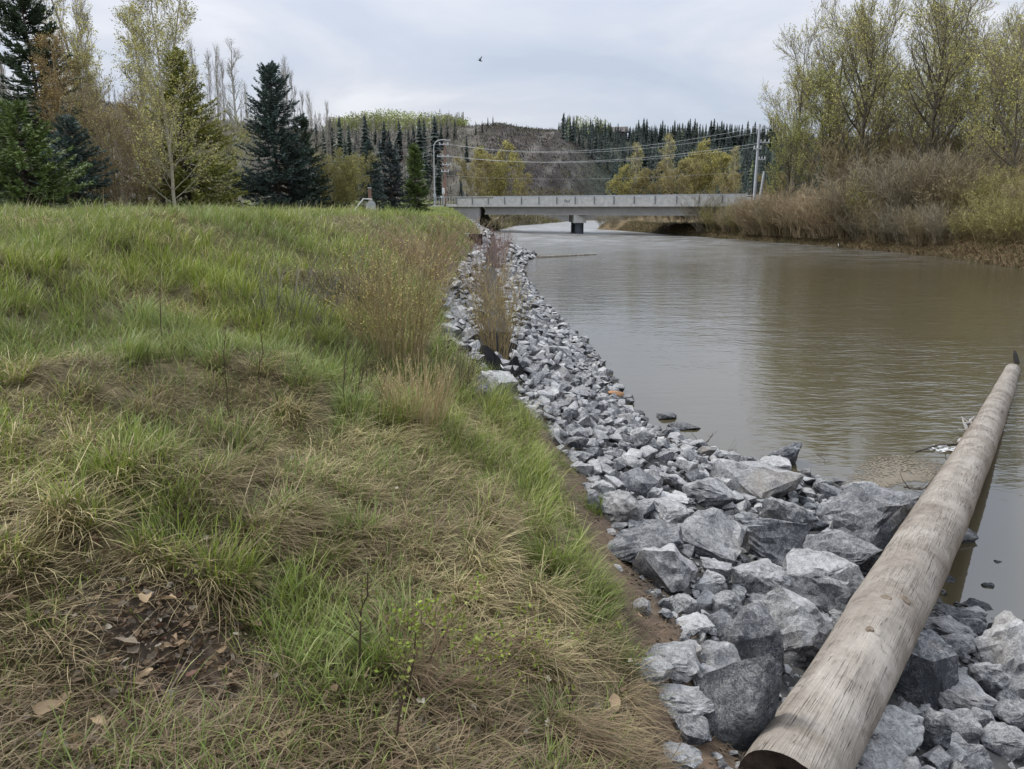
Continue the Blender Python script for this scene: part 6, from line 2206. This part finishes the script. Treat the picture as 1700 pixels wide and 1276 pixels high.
mb = MB()
n = 5200
px_ = rs.uniform(790, 1010, n)
a = (px_ - 850) / 1228
r_ = np.interp(px_, HP, HB) + rs.rand(n) ** 1.6 * 26
zb = hill(a, r_)
ok = zb > -.2
a, r_, zb = a[ok], r_[ok], zb[ok]
P0 = np.stack([a * r_, r_, zb], 1)
yy = rs.uniform(122, 200, 3200)
xx = xwater(yy) + .3 - rs.rand(3200) ** 1.4 * 11
P0 = np.concatenate([P0, np.stack([xx, yy, terrain(xx, yy)], 1)])
n = len(P0)
D = nrm(rs.normal(size=(n, 3)) * .5 + np.array((.2, -.3, .7)))
V, F = ribbons(np.stack([P0, P0 + D * rs.uniform(.5, 1.4, (n, 1))], 1), np.tile(np.array([.12, .03]), (n, 1)), rs)
cc = np.where(rs.rand(n, 1) < .35, np.array([[.16, .15, .06]]), np.where(rs.rand(n, 1) < .5, np.array([[.26, .225, .14]]), np.array([[.13, .105, .07]])))
mb.add(V, F, np.repeat(cc * rs.uniform(.6, 1.2, (n, 1)), 4, 0))
tag(mb.obj('shore_grass', M_GRASS), 'olive and straw-coloured growth on the far shore seen under the bridge', 'grass', kind='stuff')

m = 2600
y_ = rs.uniform(1.5, 7.6, m)
x_ = xedge(y_) + rs.uniform(-.22, .34, m)
blade_mesh('root_fibres', 'fine brown root fibres and dead stems over the bare soil strip', x_, y_, rs.rand(m) * 6.28, rs.uniform(.04, .16, m), rs.uniform(.9, 1.5, m), rs.uniform(1.4, 1.9, m), rs.uniform(.0015, .0035, m), np.array((.26, .19, .12)) * rs.uniform(.4, 1.3, (m, 1)), rs)

# tufts of grass between the stones
m = 1500
cen = np.array([ghit(*p_)[:2] for p_ in ((990, 845), (985, 850), (1000, 842), (820, 612), (935, 775), (1040, 1105), (905, 720), (1010, 990))])
ci = rs.randint(0, len(cen), m)
x_, y_ = cen[ci, 0] + rs.normal(0, .05, m), cen[ci, 1] + rs.normal(0, .06, m)
blade_mesh('stray_grass', 'small tufts of grass rooted between the stones', x_, y_, rs.rand(m) * 6.28, rs.uniform(.06, .18, m), rs.uniform(.1, .6, m), rs.uniform(.7, 1.5, m), rs.uniform(.0025, .0045, m), np.array((.17, .215, .045)) * rs.uniform(.6, 1.3, (m, 1)), rs)

# soil crumbs and roots on the bare strip
mb = MB()
for _ in range(900):
    y = rs.uniform(1.6, 7.5)
    x = float(xedge(y)) + rs.uniform(.0, .4)
    V, F = TINY[rs.randint(8)]
    s = rs.uniform(.006, .028)
    mb.add(V * s + np.array((x, y, float(terrain(x, y, False)) + s * .2)), [F], np.array((.105, .08, .056)) * rs.uniform(.5, 1.5))
tag(mb.obj('soil_crumbs', M_GROUND), 'crumbs of brown soil along the bare strip', 'soil', kind='stuff')

# ---------------------------------------------------------------- dead leaves
def leaf_mesh(seed, fold):
    rs = RS(seed)
    t = np.linspace(0, 1, 8)
    wv = rs.uniform(.2, .38) * np.sin(np.clip(t, .02, .985) ** rs.uniform(.6, .9) * math.pi) ** 1.15 * (1 + rs.normal(0, .16, 8))
    zc = fold * rs.uniform(-.4, 1.3) * (t - .5) ** 2 + .12 * np.sin(t * rs.uniform(3, 8) + seed) * fold + rs.normal(0, .03, 8)
    L_ = np.stack([t - .5, wv * rs.uniform(.6, 1), zc + fold * wv * rs.uniform(.3, 1.6) + rs.normal(0, .03, 8)], 1)
    C_ = np.stack([t - .5, 0 * t, zc], 1)
    R_ = np.stack([t - .5, -wv * rs.uniform(.5, 1), zc + fold * wv * rs.uniform(-.5, 1.4) + rs.normal(0, .03, 8)], 1)
    V = np.concatenate([L_, C_, R_])
    i = np.arange(7)
    return V, np.concatenate([np.stack([i, i + 8, i + 9, i + 1], 1), np.stack([i + 8, i + 16, i + 17, i + 9], 1)])


rs = RS(555)
LEAFC = {'tan': (.38, .27, .16), 'brown': (.22, .15, .09), 'grey': (.23, .185, .135), 'red': (.16, .085, .055), 'pale': (.50, .44, .34)}
for k_, (px_, py_, sz, cn_, lb) in enumerate([
    (82, 1202, 46, 'tan', 'large tan dead leaf lying flat near the bottom left'), (426, 990, 30, 'tan', 'tan dead leaf caught in green grass'), (10, 1018, 36, 'brown', 'brown dead leaf at the left edge'),
    (205, 1082, 56, 'grey', 'grey-brown curled leaf above the dark leaf patch'), (240, 1142, 30, 'tan', 'upright tan leaf in the dark leaf patch'), (222, 1104, 28, 'grey', 'dull grey leaf in the dark leaf patch'), (258, 1168, 26, 'red', 'dark red leaf in the dark leaf patch'),
    (325, 1142, 24, 'red', 'reddish leaf right of the dark leaf patch'), (245, 1012, 34, 'tan', 'tan leaf above the grey curled one'), (282, 1014, 24, 'tan', 'small tan leaf beside the upper tan one'), (165, 1218, 30, 'tan', 'pale brown leaf below the dark leaf patch'), (340, 914, 22, 'pale', 'whitish crumpled leaf on the straw'),
    (665, 1096, 24, 'tan', 'tan leaf left of the sprawling shrub'), (696, 1170, 30, 'red', 'dark curled leaf at the foot of the sprawling shrub'), (700, 1184, 20, 'pale', 'pale leaf scrap at the foot of the sprawling shrub'), (945, 1072, 20, 'pale', 'pale curled leaf right of the sprawling shrub tips'), (910, 1143, 18, 'pale', 'whitish leaf below the sprawling shrub tips'),
    (1022, 1190, 36, 'tan', 'long pale brown leaf near the soil at the bottom'), (475, 1240, 36, 'tan', 'folded tan leaf at the bottom of the slope'), (285, 1268, 26, 'brown', 'brown leaf at the bottom edge'), (788, 976, 18, 'brown', 'rusty leaf on matted straw'), (838, 951, 9, 'red', 'tiny bright red leaf on matted straw'),
    (1062, 1032, 14, 'tan', 'small tan wood chip on the brown soil'), (1045, 1112, 16, 'pale', 'pale leaf on the lower soil edge'), (540, 1178, 24, 'brown', 'brown leaf among fresh grass in the lower middle'), (955, 852, 14, 'grey', 'grey leaf at the upper soil edge'), (960, 930, 16, 'pale', 'whitish scrap at the grass edge by the soil'), (480, 812, 20, 'brown', 'brown leaf in the straw of the mid slope'), (180, 1070, 24, 'grey', 'grey leaf left of the curled grey-brown one'), (300, 1095, 26, 'brown', 'brown leaf on the right of the dark leaf patch'),
]):
    q = np.array(ghit(px_, py_))
    dd = float(np.linalg.norm(q - np.array((0, 0, EYE))))
    V, F = leaf_mesh(600 + k_, rs.uniform(.3, .8))
    s = sz / 1228 * dd * .95
    o = mk('dead_leaf', V * s * np.array((1, 1.1, 1)), [F], M_LEAF, col=np.array(LEAFC[cn_]) * (1 if 'bright' not in lb else 2.2), smooth=True, loc=(q[0], q[1], q[2] + .045 if q[1] < 5 else q[2] + .05))
    o.rotation_euler = (rs.normal(0, .25), rs.normal(0, .25), rs.rand() * 6.28)
    tag(o, lb, 'leaf', 'dead leaves on the slope')
mb = MB()
for k_ in range(1700):
    if k_ < 950:
        lx, ly, lz = lit[(0, 0, 1, 1, 2, 2, 3, 4)[rs.randint(8)]]
        x, y = lx + rs.normal(0, .17), ly + rs.normal(0, .15)
    else:
        y = 1.6 + 3.6 * rs.rand() ** 1.7
        x = rs.uniform(-.72 * y, float(xedge(y)) - .1)
    V, F = leaf_mesh(1000 + k_, rs.uniform(.3, 1.1))
    s = rs.uniform(.016, .052)
    M = np.array(Matrix.Rotation(rs.rand() * 6.28, 3, 'Z') @ Matrix.Rotation(rs.normal(0, .6), 3, 'X'))
    cc = np.array(list(LEAFC.values())[rs.choice(5, p=[.22, .42, .27, .04, .05])]) * rs.uniform(.35, .9)
    mb.add((V * s) @ M.T + np.array((x, y, float(terrain(x, y)) + .012 + (.02 if k_ < 950 else .06) * rs.rand())), [F], cc)
tag(mb.obj('leaf_litter', M_LEAF), 'small dead leaves and scraps scattered through the grass', 'leaf litter', kind='stuff')
